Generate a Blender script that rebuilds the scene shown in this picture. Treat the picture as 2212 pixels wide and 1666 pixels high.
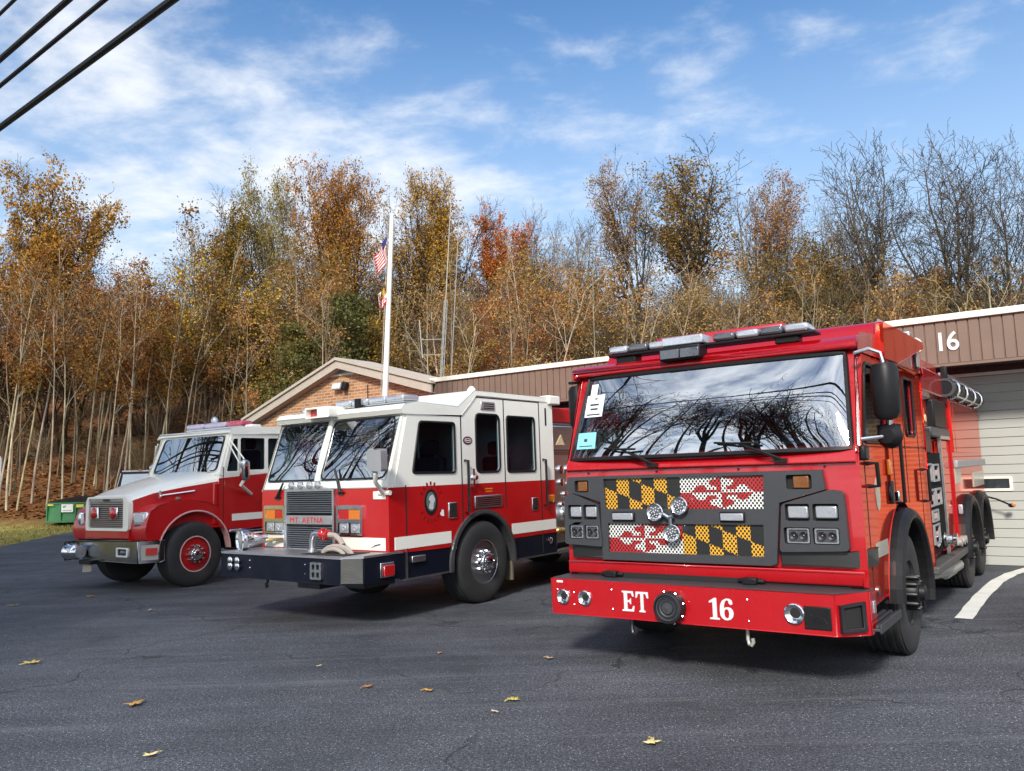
import bpy, math, random
import numpy as np
from mathutils import Vector, Matrix, Euler
from mathutils.geometry import tessellate_polygon
for o in list(bpy.data.objects): bpy.data.objects.remove(o)
S = bpy.context.scene
COL = S.collection
R = math.radians
# ------------------------------------------------------------------ camera
PITCH, ROLL = .1065, -.0332
cam = bpy.data.cameras.new('camera'); camo = bpy.data.objects.new('camera', cam); COL.objects.link(camo)
cam.sensor_width = 36; cam.lens = 1752.6/2212*36; cam.clip_end = 3000; cam.clip_start = .05
fw = Vector((0, math.cos(PITCH), math.sin(PITCH))); u0 = Vector((0, -math.sin(PITCH), math.cos(PITCH))); r0 = Vector((1, 0, 0))
rr = math.cos(ROLL)*r0+math.sin(ROLL)*u0; uu = -math.sin(ROLL)*r0+math.cos(ROLL)*u0
camo.matrix_world = Matrix(((rr.x, uu.x, -fw.x, 0), (rr.y, uu.y, -fw.y, 0), (rr.z, uu.z, -fw.z, 1.734), (0, 0, 0, 1)))
S.camera = camo
# ------------------------------------------------------------------ sky, sun, exposure
SUN = Vector((-.22, -.78, .58)).normalized()
ELEV = math.asin(SUN.z); AZ = math.atan2(SUN.x, SUN.y)
W = bpy.data.worlds.new('World'); S.world = W; W.use_nodes = True
def world():
    nt = W.node_tree; n = nt.nodes; L = nt.links; n.clear()
    def N(t, **k):
        a = n.new(t)
        for q, v in k.items(): setattr(a, q, v)
        return a
    def math_(op, a, b=None, c=False):
        m = N('ShaderNodeMath', operation=op, use_clamp=c)
        for i, x in enumerate((a, b)):
            if x is None: continue
            if isinstance(x, (int, float)): m.inputs[i].default_value = x
            else: L.new(x, m.inputs[i])
        return m.outputs[0]
    sky = N('ShaderNodeTexSky', sky_type='NISHITA'); sky.sun_disc = False; sky.sun_elevation = ELEV; sky.sun_rotation = AZ
    sky.air_density = 1.0; sky.dust_density = .6; sky.ozone_density = 2.2; sky.altitude = 200
    hs = N('ShaderNodeHueSaturation'); hs.inputs['Saturation'].default_value = SKYSAT; hs.inputs['Value'].default_value = SKYVAL
    L.new(sky.outputs[0], hs.inputs['Color'])
    tc = N('ShaderNodeTexCoord'); sp = N('ShaderNodeSeparateXYZ'); L.new(tc.outputs['Generated'], sp.inputs[0])
    zc = math_('ADD', math_('MAXIMUM', sp.outputs[2], 0.0), .16)
    cx = math_('DIVIDE', sp.outputs[0], zc); cy = math_('DIVIDE', sp.outputs[1], zc)
    cb = N('ShaderNodeCombineXYZ'); L.new(cx, cb.inputs[0]); L.new(cy, cb.inputs[1])
    def noise(sc, det, rough, off, sx=1, sy=1, dist=0):
        mp = N('ShaderNodeMapping'); mp.inputs['Location'].default_value = off; mp.inputs['Scale'].default_value = (sx, sy, 1)
        mp.inputs['Rotation'].default_value = (0, 0, R(25))
        L.new(cb.outputs[0], mp.inputs[0])
        t = N('ShaderNodeTexNoise'); t.inputs['Scale'].default_value = sc; t.inputs['Detail'].default_value = det; t.inputs['Roughness'].default_value = rough
        t.inputs['Distortion'].default_value = dist
        L.new(mp.outputs[0], t.inputs['Vector']); return t.outputs[0]
    big = noise(.55, 3, .5, (3.1, 1.7, 0)); fine = noise(4.6, 8, .6, (1.3, 4.2, 0), 1, 1.15, .15); wisp = noise(1.5, 6, .6, (7.3, 2.2, 0), .8, 1.7, .4)
    # broad cloud bank low on the left of the sky
    def bump(d, w):
        dn = N('ShaderNodeVectorMath', operation='DISTANCE'); L.new(tc.outputs['Generated'], dn.inputs[0]); dn.inputs[1].default_value = Vector(d).normalized()
        mr = N('ShaderNodeMapRange', interpolation_type='SMOOTHSTEP'); L.new(dn.outputs['Value'], mr.inputs[0])
        mr.inputs[1].default_value = 0; mr.inputs[2].default_value = w; mr.inputs[3].default_value = 1; mr.inputs[4].default_value = 0
        return mr.outputs[0]
    b1 = bump((-.46, .86, .40), .34); b2 = bump((-.28, .9, .38), .26); b3 = bump((.48, .8, .62), .25); b4 = bump((-.14, .93, .34), .22); b5 = bump((-.6, .8, .62), .3); b6 = bump((-.02, .86, .2), .5); b7 = bump((-.16, .82, .66), .2)
    base = math_('ADD', math_('MULTIPLY', fine, .62), math_('MULTIPLY', wisp, .38))
    bank = math_('ADD', math_('ADD', math_('MULTIPLY', b1, .15), math_('MULTIPLY', b2, .13)), math_('ADD', math_('MULTIPLY', b3, .10), math_('ADD', math_('MULTIPLY', b4, .12), math_('ADD', math_('MULTIPLY', b5, .12), math_('ADD', math_('MULTIPLY', b6, .07), math_('MULTIPLY', b7, .09))))))
    dens = math_('ADD', math_('ADD', base, bank), math_('MULTIPLY', math_('SUBTRACT', big, .5), .18))
    mr = N('ShaderNodeMapRange', interpolation_type='SMOOTHSTEP'); L.new(dens, mr.inputs[0])
    mr.inputs[1].default_value = .505; mr.inputs[2].default_value = .83
    cov = math_('MULTIPLY', mr.outputs[0], .93)
    hz = N('ShaderNodeMapRange', interpolation_type='SMOOTHSTEP'); L.new(sp.outputs[2], hz.inputs[0]); hz.inputs[1].default_value = .58; hz.inputs[2].default_value = .12; hz.inputs[3].default_value = 0; hz.inputs[4].default_value = .72
    mh = N('ShaderNodeMix', data_type='RGBA'); L.new(hz.outputs[0], mh.inputs[0]); L.new(hs.outputs[0], mh.inputs[6]); mh.inputs[7].default_value = (2.1, 2.65, 3.25, 1)
    mx = N('ShaderNodeMix', data_type='RGBA'); L.new(cov, mx.inputs[0]); L.new(mh.outputs[2], mx.inputs[6]); mx.inputs[7].default_value = CLOUD
    # unseen broken cloud behind the camera, added for soft frontal light and bright reflections
    rear = N('ShaderNodeMapRange', interpolation_type='SMOOTHSTEP'); L.new(sp.outputs[1], rear.inputs[0]); rear.inputs[1].default_value = .42; rear.inputs[2].default_value = -.25; rear.inputs[3].default_value = 0; rear.inputs[4].default_value = 1
    rn = N('ShaderNodeMapRange', interpolation_type='SMOOTHSTEP'); L.new(fine, rn.inputs[0]); rn.inputs[1].default_value = .22; rn.inputs[2].default_value = .72
    rc = math_('MULTIPLY', rear.outputs[0], rn.outputs[0]); mx3 = N('ShaderNodeMix', data_type='RGBA'); L.new(rc, mx3.inputs[0]); L.new(mx.outputs[2], mx3.inputs[6]); mx3.inputs[7].default_value = REARC
    bg = N('ShaderNodeBackground'); bg.inputs[1].default_value = SKYSTR; L.new(mx3.outputs[2], bg.inputs[0])
    out = N('ShaderNodeOutputWorld'); L.new(bg.outputs[0], out.inputs[0])
SKYSTR, SKYSAT, SKYVAL, CLOUD, REARC = .15, 1.22, .60, (3.2, 3.3, 3.45, 1), (6.0, 6.2, 6.5, 1)
world()
sl = bpy.data.lights.new('sun', 'SUN'); sl.energy = 2.5; sl.angle = R(9); sl.color = (1, .95, .87)
so = bpy.data.objects.new('sun', sl); COL.objects.link(so); so.rotation_euler = SUN.to_track_quat('Z', 'Y').to_euler(); so.location = (0, -20, 40)
S.view_settings.view_transform = 'Standard'; S.view_settings.look = 'None'; S.view_settings.gamma = 1
S.view_settings.exposure = 1.12
S.cycles.max_bounces = 8; S.cycles.transparent_max_bounces = 24; S.cycles.caustics_reflective = False; S.cycles.caustics_refractive = False
S.cycles.use_denoising = True; S.cycles.use_adaptive_sampling = True
# ------------------------------------------------------------------ materials
def newmat(name):
    m = bpy.data.materials.new(name); m.use_nodes = True
    return m, m.node_tree, m.node_tree.nodes['Principled BSDF']
def P(b, k, v): b.inputs[k].default_value = v
def c4(c): return (c[0], c[1], c[2], 1)
def mat(name, col, rough=.5, metal=0, coat=0, var=.12, vs=6., bump=0, bs=40., spec=.5, dirt=0):
    """principled with object-space noise variation in colour / roughness"""
    m, nt, b = newmat(name); L = nt.links
    P(b, 'Roughness', rough); P(b, 'Metallic', metal); P(b, 'Coat Weight', coat); P(b, 'Coat Roughness', .04); P(b, 'Specular IOR Level', spec)
    tc = nt.nodes.new('ShaderNodeTexCoord'); nz = nt.nodes.new('ShaderNodeTexNoise'); nz.inputs['Scale'].default_value = vs; nz.inputs['Detail'].default_value = 5
    L.new(tc.outputs['Object'], nz.inputs['Vector'])
    mx = nt.nodes.new('ShaderNodeMix'); mx.data_type = 'RGBA'
    mx.inputs[6].default_value = c4([x*(1-var) for x in col]); mx.inputs[7].default_value = c4([min(1, x*(1+var)) for x in col])
    L.new(nz.outputs[0], mx.inputs[0])
    if dirt:
        gz = nt.nodes.new('ShaderNodeTexNoise'); gz.inputs['Scale'].default_value = 2.3; gz.inputs['Detail'].default_value = 9; gz.inputs['Roughness'].default_value = .68
        L.new(tc.outputs['Object'], gz.inputs['Vector'])
        mr = nt.nodes.new('ShaderNodeMapRange'); mr.inputs[1].default_value = .48; mr.inputs[2].default_value = .75; mr.inputs[4].default_value = dirt
        L.new(gz.outputs[0], mr.inputs[0])
        m2 = nt.nodes.new('ShaderNodeMix'); m2.data_type = 'RGBA'; L.new(mr.outputs[0], m2.inputs[0]); L.new(mx.outputs[2], m2.inputs[6]); m2.inputs[7].default_value = (.16, .14, .11, 1)
        L.new(m2.outputs[2], b.inputs['Base Color'])
    else: L.new(mx.outputs[2], b.inputs['Base Color'])
    mr2 = nt.nodes.new('ShaderNodeMapRange'); mr2.inputs[3].default_value = max(0, rough-.06); mr2.inputs[4].default_value = min(1, rough+.08)
    L.new(nz.outputs[0], mr2.inputs[0]); L.new(mr2.outputs[0], b.inputs['Roughness'])
    if bump:
        bz = nt.nodes.new('ShaderNodeTexNoise'); bz.inputs['Scale'].default_value = bs; bz.inputs['Detail'].default_value = 4; L.new(tc.outputs['Object'], bz.inputs['Vector'])
        bp = nt.nodes.new('ShaderNodeBump'); bp.inputs['Strength'].default_value = bump; bp.inputs['Distance'].default_value = .02
        L.new(bz.outputs[0], bp.inputs['Height']); L.new(bp.outputs[0], b.inputs['Normal'])
    return m
RED = mat('red_paint', (.36, .002, .006), .26, 0, .75, .06, 3, .012, 9, dirt=.05)
REDO = mat('older_red_paint', (.44, .006, .008), .34, 0, .7, .08, 3, .02, 8, dirt=.10)
WHITE = mat('white_paint', (.83, .815, .735), .34, 0, .6, .03, 2, .02, 7, dirt=.08)
NAVY = mat('navy_paint', (.003, .005, .013), .5, 0, 0, .15, 4, .03, 12, .2, dirt=.05)
BLACK = mat('black_plastic', (.010, .010, .011), .40, 0, 0, .2, 12, .05, 90, .22)
CHAR = mat('charcoal_grille', (.034, .036, .041), .46, 0, .1, .1, 14, .05, 120)
DARK = mat('dark_recess', (.006, .006, .006), .8)
RUBBER = mat('tyre_rubber', (.020, .020, .021), .78, 0, 0, .25, 7, .15, 60, dirt=.10)
CHROME = mat('chrome', (.72, .73, .75), .10, 1, 0, .05, 9)
ALU = mat('aluminium', (.58, .59, .60), .30, 1, 0, .12, 14, .05, 50)
TREAD = mat('tread_plate', (.085, .084, .08), .5, .3, 0, .25, 8, .4, 90, dirt=.25)
GREYP = mat('grey_plate', (.30, .31, .32), .5, .4, 0, .2, 8)
DKMET = mat('dark_steel', (.05, .05, .055), .4, .8, 0, .2, 12)
LENS = mat('clear_lens', (.50, .52, .56), .12, .55, .5, .25, 60)
LENSD = mat('smoked_lens', (.10, .105, .12), .12, .4, .6, .45, 40)
AMBER = mat('amber_lens', (.62, .16, .012), .2, 0, 1, .3, 60)
AMBERD = mat('dim_amber_lens', (.16, .055, .012), .2, 0, 1, .4, 50)
REDL = mat('red_lens', (.42, .008, .008), .15, 0, 1, .3, 50)
GOLD = mat('gold_vinyl', (.70, .35, .015), .5, 0, .2, .08)
WVINYL = mat('white_vinyl', (.70, .69, .66), .5, 0, .2, .05)
RVINYL = mat('red_vinyl', (.46, .012, .014), .5, 0, .2, .08)
KVINYL = mat('black_vinyl', (.010, .010, .010), .5, 0, .2, .1)
REFL = mat('reflective_stripe', (.42, .40, .33), .35, .3, .3, .1, 5)
SILV = mat('silver_letter', (.74, .75, .77), .35, .3, .2, .15, 12)
SEAT = mat('seat_cloth', (.035, .055, .085), .85)
PAPER = mat('paper', (.74, .80, .80), .7, 0, 0, .04)
PAPERB = mat('blue_paper', (.22, .55, .66), .7, 0, 0, .05)
INK = mat('ink', (.03, .035, .05), .7)
HOSE = mat('canvas_hose', (.36, .31, .27), .85, 0, 0, .15, 20, .2, 150)
BRASS = mat('brass', (.55, .40, .15), .3, 1, 0, .1)
TAN = mat('tan_board', (.55, .42, .24), .7, 0, 0, .2)
BROWN = mat('brown_siding', (.165, .106, .078), .6, 0, 0, .16, 3, .08, 30)
BROWND = mat('dark_brown_header', (.05, .028, .022), .7)
CREAM = mat('cream_flashing', (.74, .70, .60), .5, 0, 0, .06, 2, 0, 9, dirt=.12)
TRIM = mat('taupe_trim', (.46, .40, .33), .6, 0, 0, .1, 3, dirt=.15)
DOORP = mat('door_panel', (.38, .38, .345), .5, 0, 0, .05, 1.5, .02, 10, dirt=.07)
ROOFM = mat('roof_membrane', (.12, .11, .10), .9)
CONC = mat('concrete', (.36, .34, .30), .9, 0, 0, .15, 3, .3, 40)
GREEN = mat('green_dumpster', (.030, .155, .052), .55, 0, 0, .3, 3, .1, 10, dirt=.3)
YELST = mat('yellow_sticker', (.62, .50, .06), .6)
POLEM = mat('painted_pole', (.74, .72, .66), .4, .1, .2, .06, 3)
GALV = mat('galvanised_steel', (.34, .33, .30), .5, .35, 0, .15, 6)
CABLE = mat('cable_sheath', (.012, .013, .016), .6)
DKCHR = mat('dull_chrome', (.36, .365, .38), .16, 1, 0, .15, 9)
REDG = mat('wet_look_red_paint', (.70, .035, .02), .04, .70, 0, .05, 3); REDG.node_tree.nodes['Principled BSDF'].inputs['Specular Tint'].default_value = (1, .56, .42, 1)
DECK = mat('deck_plate', (.42, .42, .44), .35, .8, 0, .15, 12, .2, 90)
FEND = mat('dark_fender', (.055, .056, .06), .45, .3, .2, .15)
LINEP = mat('road_paint', (.66, .65, .60), .7, 0, 0, .1, 5, .15, 60, dirt=.32)
def glassmat(name, tint, base, k=1.0):
    m = bpy.data.materials.new(name); m.use_nodes = True; nt = m.node_tree; n = nt.nodes; L = nt.links; n.clear()
    tr = n.new('ShaderNodeBsdfTransparent'); tr.inputs[0].default_value = c4(tint)
    gl = n.new('ShaderNodeBsdfGlossy'); gl.inputs['Roughness'].default_value = .006; gl.inputs[0].default_value = (.93, .97, 1, 1)
    lw = n.new('ShaderNodeLayerWeight'); lw.inputs[0].default_value = .5; fr = n.new('ShaderNodeMath'); fr.operation = 'POWER'; L.new(lw.outputs['Facing'], fr.inputs[0]); fr.inputs[1].default_value = 4
    ma = n.new('ShaderNodeMath'); ma.operation = 'MULTIPLY_ADD'; ma.use_clamp = True; L.new(fr.outputs[0], ma.inputs[0]); ma.inputs[1].default_value = k; ma.inputs[2].default_value = base
    tc = n.new('ShaderNodeTexCoord'); nz = n.new('ShaderNodeTexNoise'); nz.inputs['Scale'].default_value = 1.6; L.new(tc.outputs['Object'], nz.inputs['Vector'])
    bp = n.new('ShaderNodeBump'); bp.inputs['Strength'].default_value = .04; bp.inputs['Distance'].default_value = .02; L.new(nz.outputs[0], bp.inputs['Height']); L.new(bp.outputs[0], gl.inputs['Normal'])
    mx = n.new('ShaderNodeMixShader'); L.new(ma.outputs[0], mx.inputs[0]); L.new(tr.outputs[0], mx.inputs[1]); L.new(gl.outputs[0], mx.inputs[2])
    o = n.new('ShaderNodeOutputMaterial'); L.new(mx.outputs[0], o.inputs[0]); return m
GLASSW = glassmat('windshield_glass', (.58, .70, .72), .43)
GLASS = glassmat('window_glass', (.46, .55, .60), .012, .30)
def brickmat(name, c1, c2, mort, scale=1.0, wh=(.215, .075), ms=.008):
    m, nt, b = newmat(name); L = nt.links; P(b, 'Roughness', .85)
    tc = nt.nodes.new('ShaderNodeTexCoord'); sp = nt.nodes.new('ShaderNodeSeparateXYZ'); L.new(tc.outputs['Object'], sp.inputs[0])
    ad = nt.nodes.new('ShaderNodeMath'); ad.operation = 'ADD'; L.new(sp.outputs[0], ad.inputs[0]); L.new(sp.outputs[1], ad.inputs[1])
    cb = nt.nodes.new('ShaderNodeCombineXYZ'); L.new(ad.outputs[0], cb.inputs[0]); L.new(sp.outputs[2], cb.inputs[1])
    br = nt.nodes.new('ShaderNodeTexBrick'); L.new(cb.outputs[0], br.inputs['Vector'])
    br.inputs['Color1'].default_value = c4(c1); br.inputs['Color2'].default_value = c4(c2); br.inputs['Mortar'].default_value = c4(mort)
    br.inputs['Scale'].default_value = 1; br.inputs['Brick Width'].default_value = wh[0]; br.inputs['Row Height'].default_value = wh[1]; br.inputs['Mortar Size'].default_value = ms; br.inputs['Bias'].default_value = -.1
    nz = nt.nodes.new('ShaderNodeTexNoise'); nz.inputs['Scale'].default_value = 3; nz.inputs['Detail'].default_value = 6; L.new(tc.outputs['Object'], nz.inputs['Vector'])
    hv = nt.nodes.new('ShaderNodeHueSaturation'); L.new(br.outputs[0], hv.inputs['Color'])
    mr = nt.nodes.new('ShaderNodeMapRange'); mr.inputs[3].default_value = .75; mr.inputs[4].default_value = 1.25; L.new(nz.outputs[0], mr.inputs[0]); L.new(mr.outputs[0], hv.inputs['Value'])
    L.new(hv.outputs[0], b.inputs['Base Color'])
    bp = nt.nodes.new('ShaderNodeBump'); bp.inputs['Strength'].default_value = .5; bp.inputs['Distance'].default_value = .01; bp.invert = True
    L.new(br.outputs['Fac'], bp.inputs['Height']); L.new(bp.outputs[0], b.inputs['Normal']); return m
BRICK = brickmat('tan_brick', (.36, .14, .048), (.52, .25, .10), (.46, .40, .31), wh=(.225, .076), ms=.0105)
BRICKR = brickmat('red_brick', (.52, .20, .09), (.66, .30, .14), (.78, .70, .58))
def perf(src, name):
    """perforated sheet: dark round holes in a staggered grid over a vinyl colour (holes are a pattern of the sheet)"""
    m = src.copy(); m.name = name; nt = m.node_tree; L = nt.links; b = nt.nodes['Principled BSDF']
    tc = nt.nodes.new('ShaderNodeTexCoord'); sp = nt.nodes.new('ShaderNodeSeparateXYZ'); L.new(tc.outputs['Object'], sp.inputs[0])
    def mt(op, a, bb):
        q = nt.nodes.new('ShaderNodeMath'); q.operation = op
        for i, x in enumerate((a, bb)):
            if isinstance(x, (int, float)): q.inputs[i].default_value = x
            else: L.new(x, q.inputs[i])
        return q.outputs[0]
    def grid(ox, oz):
        fx = mt('SUBTRACT', mt('FRACT', mt('ADD', mt('MULTIPLY', sp.outputs[0], 30), ox), 0), .5); fz = mt('SUBTRACT', mt('FRACT', mt('ADD', mt('MULTIPLY', sp.outputs[2], 24), oz), 0), .5)
        return mt('ADD', mt('MULTIPLY', fx, fx), mt('MULTIPLY', fz, fz))
    d = mt('MINIMUM', grid(0.0, 0.0), grid(.5, .5)); h = mt('LESS_THAN', d, .075)
    old = b.inputs['Base Color'].links[0].from_socket
    mx = nt.nodes.new('ShaderNodeMix'); mx.data_type = 'RGBA'; L.new(h, mx.inputs[0]); L.new(old, mx.inputs[6]); mx.inputs[7].default_value = (.006, .006, .006, 1)
    L.new(mx.outputs[2], b.inputs['Base Color']); return m
PG, PW, PR_, PK = perf(GOLD, 'perforated_gold'), perf(WVINYL, 'perforated_white'), perf(RVINYL, 'perforated_red'), perf(KVINYL, 'perforated_black')
def asphaltmat():
    m, nt, b = newmat('asphalt'); L = nt.links; N = nt.nodes.new
    tc = N('ShaderNodeTexCoord')
    def nz(s, d, r=.6, mpg=None):
        t = N('ShaderNodeTexNoise'); t.inputs['Scale'].default_value = s; t.inputs['Detail'].default_value = d; t.inputs['Roughness'].default_value = r
        if mpg:
            mp = N('ShaderNodeMapping'); mp.inputs['Scale'].default_value = mpg; mp.inputs['Rotation'].default_value = (0, 0, R(-38)); L.new(tc.outputs['Object'], mp.inputs[0]); L.new(mp.outputs[0], t.inputs['Vector'])
        else: L.new(tc.outputs['Object'], t.inputs['Vector'])
        return t.outputs[0]
    def ramp(x, a, bb, c, d):
        q = N('ShaderNodeMapRange'); L.new(x, q.inputs[0]); q.inputs[1].default_value = a; q.inputs[2].default_value = bb; q.inputs[3].default_value = c; q.inputs[4].default_value = d; return q.outputs[0]
    def mul(a, c):
        q = N('ShaderNodeMath'); q.operation = 'MULTIPLY'; L.new(a, q.inputs[0]); L.new(c, q.inputs[1]); return q.outputs[0]
    f = mul(mul(ramp(nz(.40, 5), .3, .7, .62, 1.35), ramp(nz(1.0, 6, .65, (.35, 2.2, 1)), .35, .7, .80, 1.25)), mul(ramp(nz(48, 3, .75), .34, .66, .35, 1.7), ramp(nz(110, 2, .7), .3, .7, .5, 1.5)))
    cv = N('ShaderNodeTexVoronoi'); cv.inputs['Scale'].default_value = 95; L.new(tc.outputs['Object'], cv.inputs['Vector'])
    st = ramp(cv.outputs['Distance'], .05, .5, 1.0, 0.0)
    wn = N('ShaderNodeTexWhiteNoise'); L.new(cv.outputs['Position'], wn.inputs[0]); pk = ramp(wn.outputs[0], .78, 1.0, 0, 1); spk = mul(st, pk)
    mx = N('ShaderNodeMix'); mx.data_type = 'RGBA'; L.new(spk, mx.inputs[0]); mx.inputs[6].default_value = (.057, .061, .071, 1); mx.inputs[7].default_value = (.50, .51, .54, 1)
    hv = N('ShaderNodeHueSaturation'); L.new(mx.outputs[2], hv.inputs['Color']); L.new(f, hv.inputs['Value'])
    # pale dusty scuffs, thin cracks, oil patches
    sc = ramp(nz(1.3, 9, .74, (.12, 2.6, 1)), .55, .74, 0, .42)
    m2 = N('ShaderNodeMix'); m2.data_type = 'RGBA'; L.new(sc, m2.inputs[0]); L.new(hv.outputs[0], m2.inputs[6]); m2.inputs[7].default_value = (.20, .205, .22, 1)
    oil = ramp(nz(.9, 4, .6), .60, .72, 0, .55)
    m3 = N('ShaderNodeMix'); m3.data_type = 'RGBA'; L.new(oil, m3.inputs[0]); L.new(m2.outputs[2], m3.inputs[6]); m3.inputs[7].default_value = (.030, .032, .036, 1)
    vz = N('ShaderNodeTexVoronoi'); vz.feature = 'DISTANCE_TO_EDGE'; vz.inputs['Scale'].default_value = .42
    wv = N('ShaderNodeMixRGB') if False else N('ShaderNodeVectorMath'); wv.operation = 'ADD'
    nn = N('ShaderNodeTexNoise'); nn.inputs['Scale'].default_value = 1.3; nn.inputs['Detail'].default_value = 5; L.new(tc.outputs['Object'], nn.inputs['Vector'])
    L.new(tc.outputs['Object'], wv.inputs[0]); L.new(nn.outputs['Color'], wv.inputs[1]); L.new(wv.outputs[0], vz.inputs['Vector'])
    ck = mul(ramp(vz.outputs[0], .0, .009, 1, 0), ramp(nz(.35, 3), .46, .54, 0, .85))
    m4 = N('ShaderNodeMix'); m4.data_type = 'RGBA'; L.new(ck, m4.inputs[0]); L.new(m3.outputs[2], m4.inputs[6]); m4.inputs[7].default_value = (.018, .018, .02, 1)
    L.new(m4.outputs[2], b.inputs['Base Color']); P(b, 'Specular IOR Level', .35)
    L.new(ramp(nz(2, 4), .3, .7, .62, .85), b.inputs['Roughness'])
    bp = N('ShaderNodeBump'); bp.inputs['Strength'].default_value = .55; bp.inputs['Distance'].default_value = .006; L.new(st, bp.inputs['Height']); L.new(bp.outputs[0], b.inputs['Normal'])
    return m
ASPH = asphaltmat()
def groundmat():
    m, nt, b = newmat('grass_and_leaf_litter'); L = nt.links; N = nt.nodes.new; P(b, 'Roughness', .95); P(b, 'Specular IOR Level', .1)
    tc = N('ShaderNodeTexCoord')
    def nz(s, d, r=.65):
        t = N('ShaderNodeTexNoise'); t.inputs['Scale'].default_value = s; t.inputs['Detail'].default_value = d; t.inputs['Roughness'].default_value = r; L.new(tc.outputs['Object'], t.inputs['Vector']); return t.outputs[0]
    def cr(x, stops):
        q = N('ShaderNodeValToRGB'); e = q.color_ramp.elements
        while len(e) < len(stops): e.new(.5)
        for i, (p, c) in enumerate(stops): e[i].position = p; e[i].color = c4(c)
        L.new(x, q.inputs[0]); return q.outputs[0]
    gr = cr(nz(2.2, 8, .75), [(.3, (.10, .10, .025)), (.48, (.24, .21, .06)), (.62, (.36, .29, .12)), (.75, (.42, .33, .18))])
    lf = cr(nz(5, 9, .8), [(.3, (.03, .016, .009)), (.46, (.10, .045, .018)), (.6, (.19, .082, .03)), (.75, (.30, .16, .07))])
    sp = N('ShaderNodeSeparateXYZ'); L.new(tc.outputs['Object'], sp.inputs[0])
    ad = N('ShaderNodeMath'); ad.operation = 'MULTIPLY_ADD'; L.new(nz(.8, 4), ad.inputs[0]); ad.inputs[1].default_value = 5; L.new(sp.outputs[1], ad.inputs[2])
    mr = N('ShaderNodeMapRange'); L.new(ad.outputs[0], mr.inputs[0]); mr.inputs[1].default_value = 38.2; mr.inputs[2].default_value = 41
    mx = N('ShaderNodeMix'); mx.data_type = 'RGBA'; L.new(mr.outputs[0], mx.inputs[0]); L.new(gr, mx.inputs[6]); L.new(lf, mx.inputs[7]); L.new(mx.outputs[2], b.inputs['Base Color'])
    bp = N('ShaderNodeBump'); bp.inputs['Strength'].default_value = .8; bp.inputs['Distance'].default_value = .08; L.new(nz(9, 6), bp.inputs['Height']); L.new(bp.outputs[0], b.inputs['Normal']); return m
GROUND = groundmat()
def plantmat(name, spread=.35, transl=.35, bark=False):
    m = bpy.data.materials.new(name); m.use_nodes = True; nt = m.node_tree; n = nt.nodes; L = nt.links; n.clear()
    oi = n.new('ShaderNodeObjectInfo'); hv = n.new('ShaderNodeHueSaturation'); L.new(oi.outputs['Color'], hv.inputs['Color'])
    d = n.new('ShaderNodeBsdfDiffuse'); o = n.new('ShaderNodeOutputMaterial')
    if bark:
        tc = n.new('ShaderNodeTexCoord'); mp = n.new('ShaderNodeMapping'); mp.inputs['Scale'].default_value = (5, 5, .8); L.new(tc.outputs['Object'], mp.inputs[0])
        nz = n.new('ShaderNodeTexNoise'); nz.inputs['Scale'].default_value = 1.4; nz.inputs['Detail'].default_value = 6; nz.inputs['Roughness'].default_value = .7; L.new(mp.outputs[0], nz.inputs['Vector'])
        mr = n.new('ShaderNodeMapRange'); mr.inputs[1].default_value = .3; mr.inputs[2].default_value = .7; mr.inputs[3].default_value = .45; mr.inputs[4].default_value = 1.45; L.new(nz.outputs[0], mr.inputs[0]); L.new(mr.outputs[0], hv.inputs['Value'])
        L.new(hv.outputs[0], d.inputs[0]); L.new(d.outputs[0], o.inputs[0]); return m
    ge = n.new('ShaderNodeNewGeometry')
    def mr(out, a, c):
        q = n.new('ShaderNodeMapRange'); L.new(out, q.inputs[0]); q.inputs[3].default_value = a; q.inputs[4].default_value = c; return q.outputs[0]
    wn = n.new('ShaderNodeTexWhiteNoise'); wn.noise_dimensions = '1D'; L.new(ge.outputs['Random Per Island'], wn.inputs['W'])
    L.new(mr(ge.outputs['Random Per Island'], .5-.012, .5+.035*spread), hv.inputs['Hue']); hv.inputs['Saturation'].default_value = 1.02
    L.new(mr(wn.outputs[0], 1-spread*1.3, 1+spread*1.5), hv.inputs['Value'])
    tl = n.new('ShaderNodeBsdfTranslucent'); L.new(hv.outputs[0], d.inputs[0]); L.new(hv.outputs[0], tl.inputs[0])
    mx = n.new('ShaderNodeMixShader'); mx.inputs[0].default_value = transl; L.new(d.outputs[0], mx.inputs[1]); L.new(tl.outputs[0], mx.inputs[2]); L.new(mx.outputs[0], o.inputs[0]); return m
LEAF = plantmat('autumn_leaves', .42); BARK = plantmat('tree_bark', bark=True)
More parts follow.
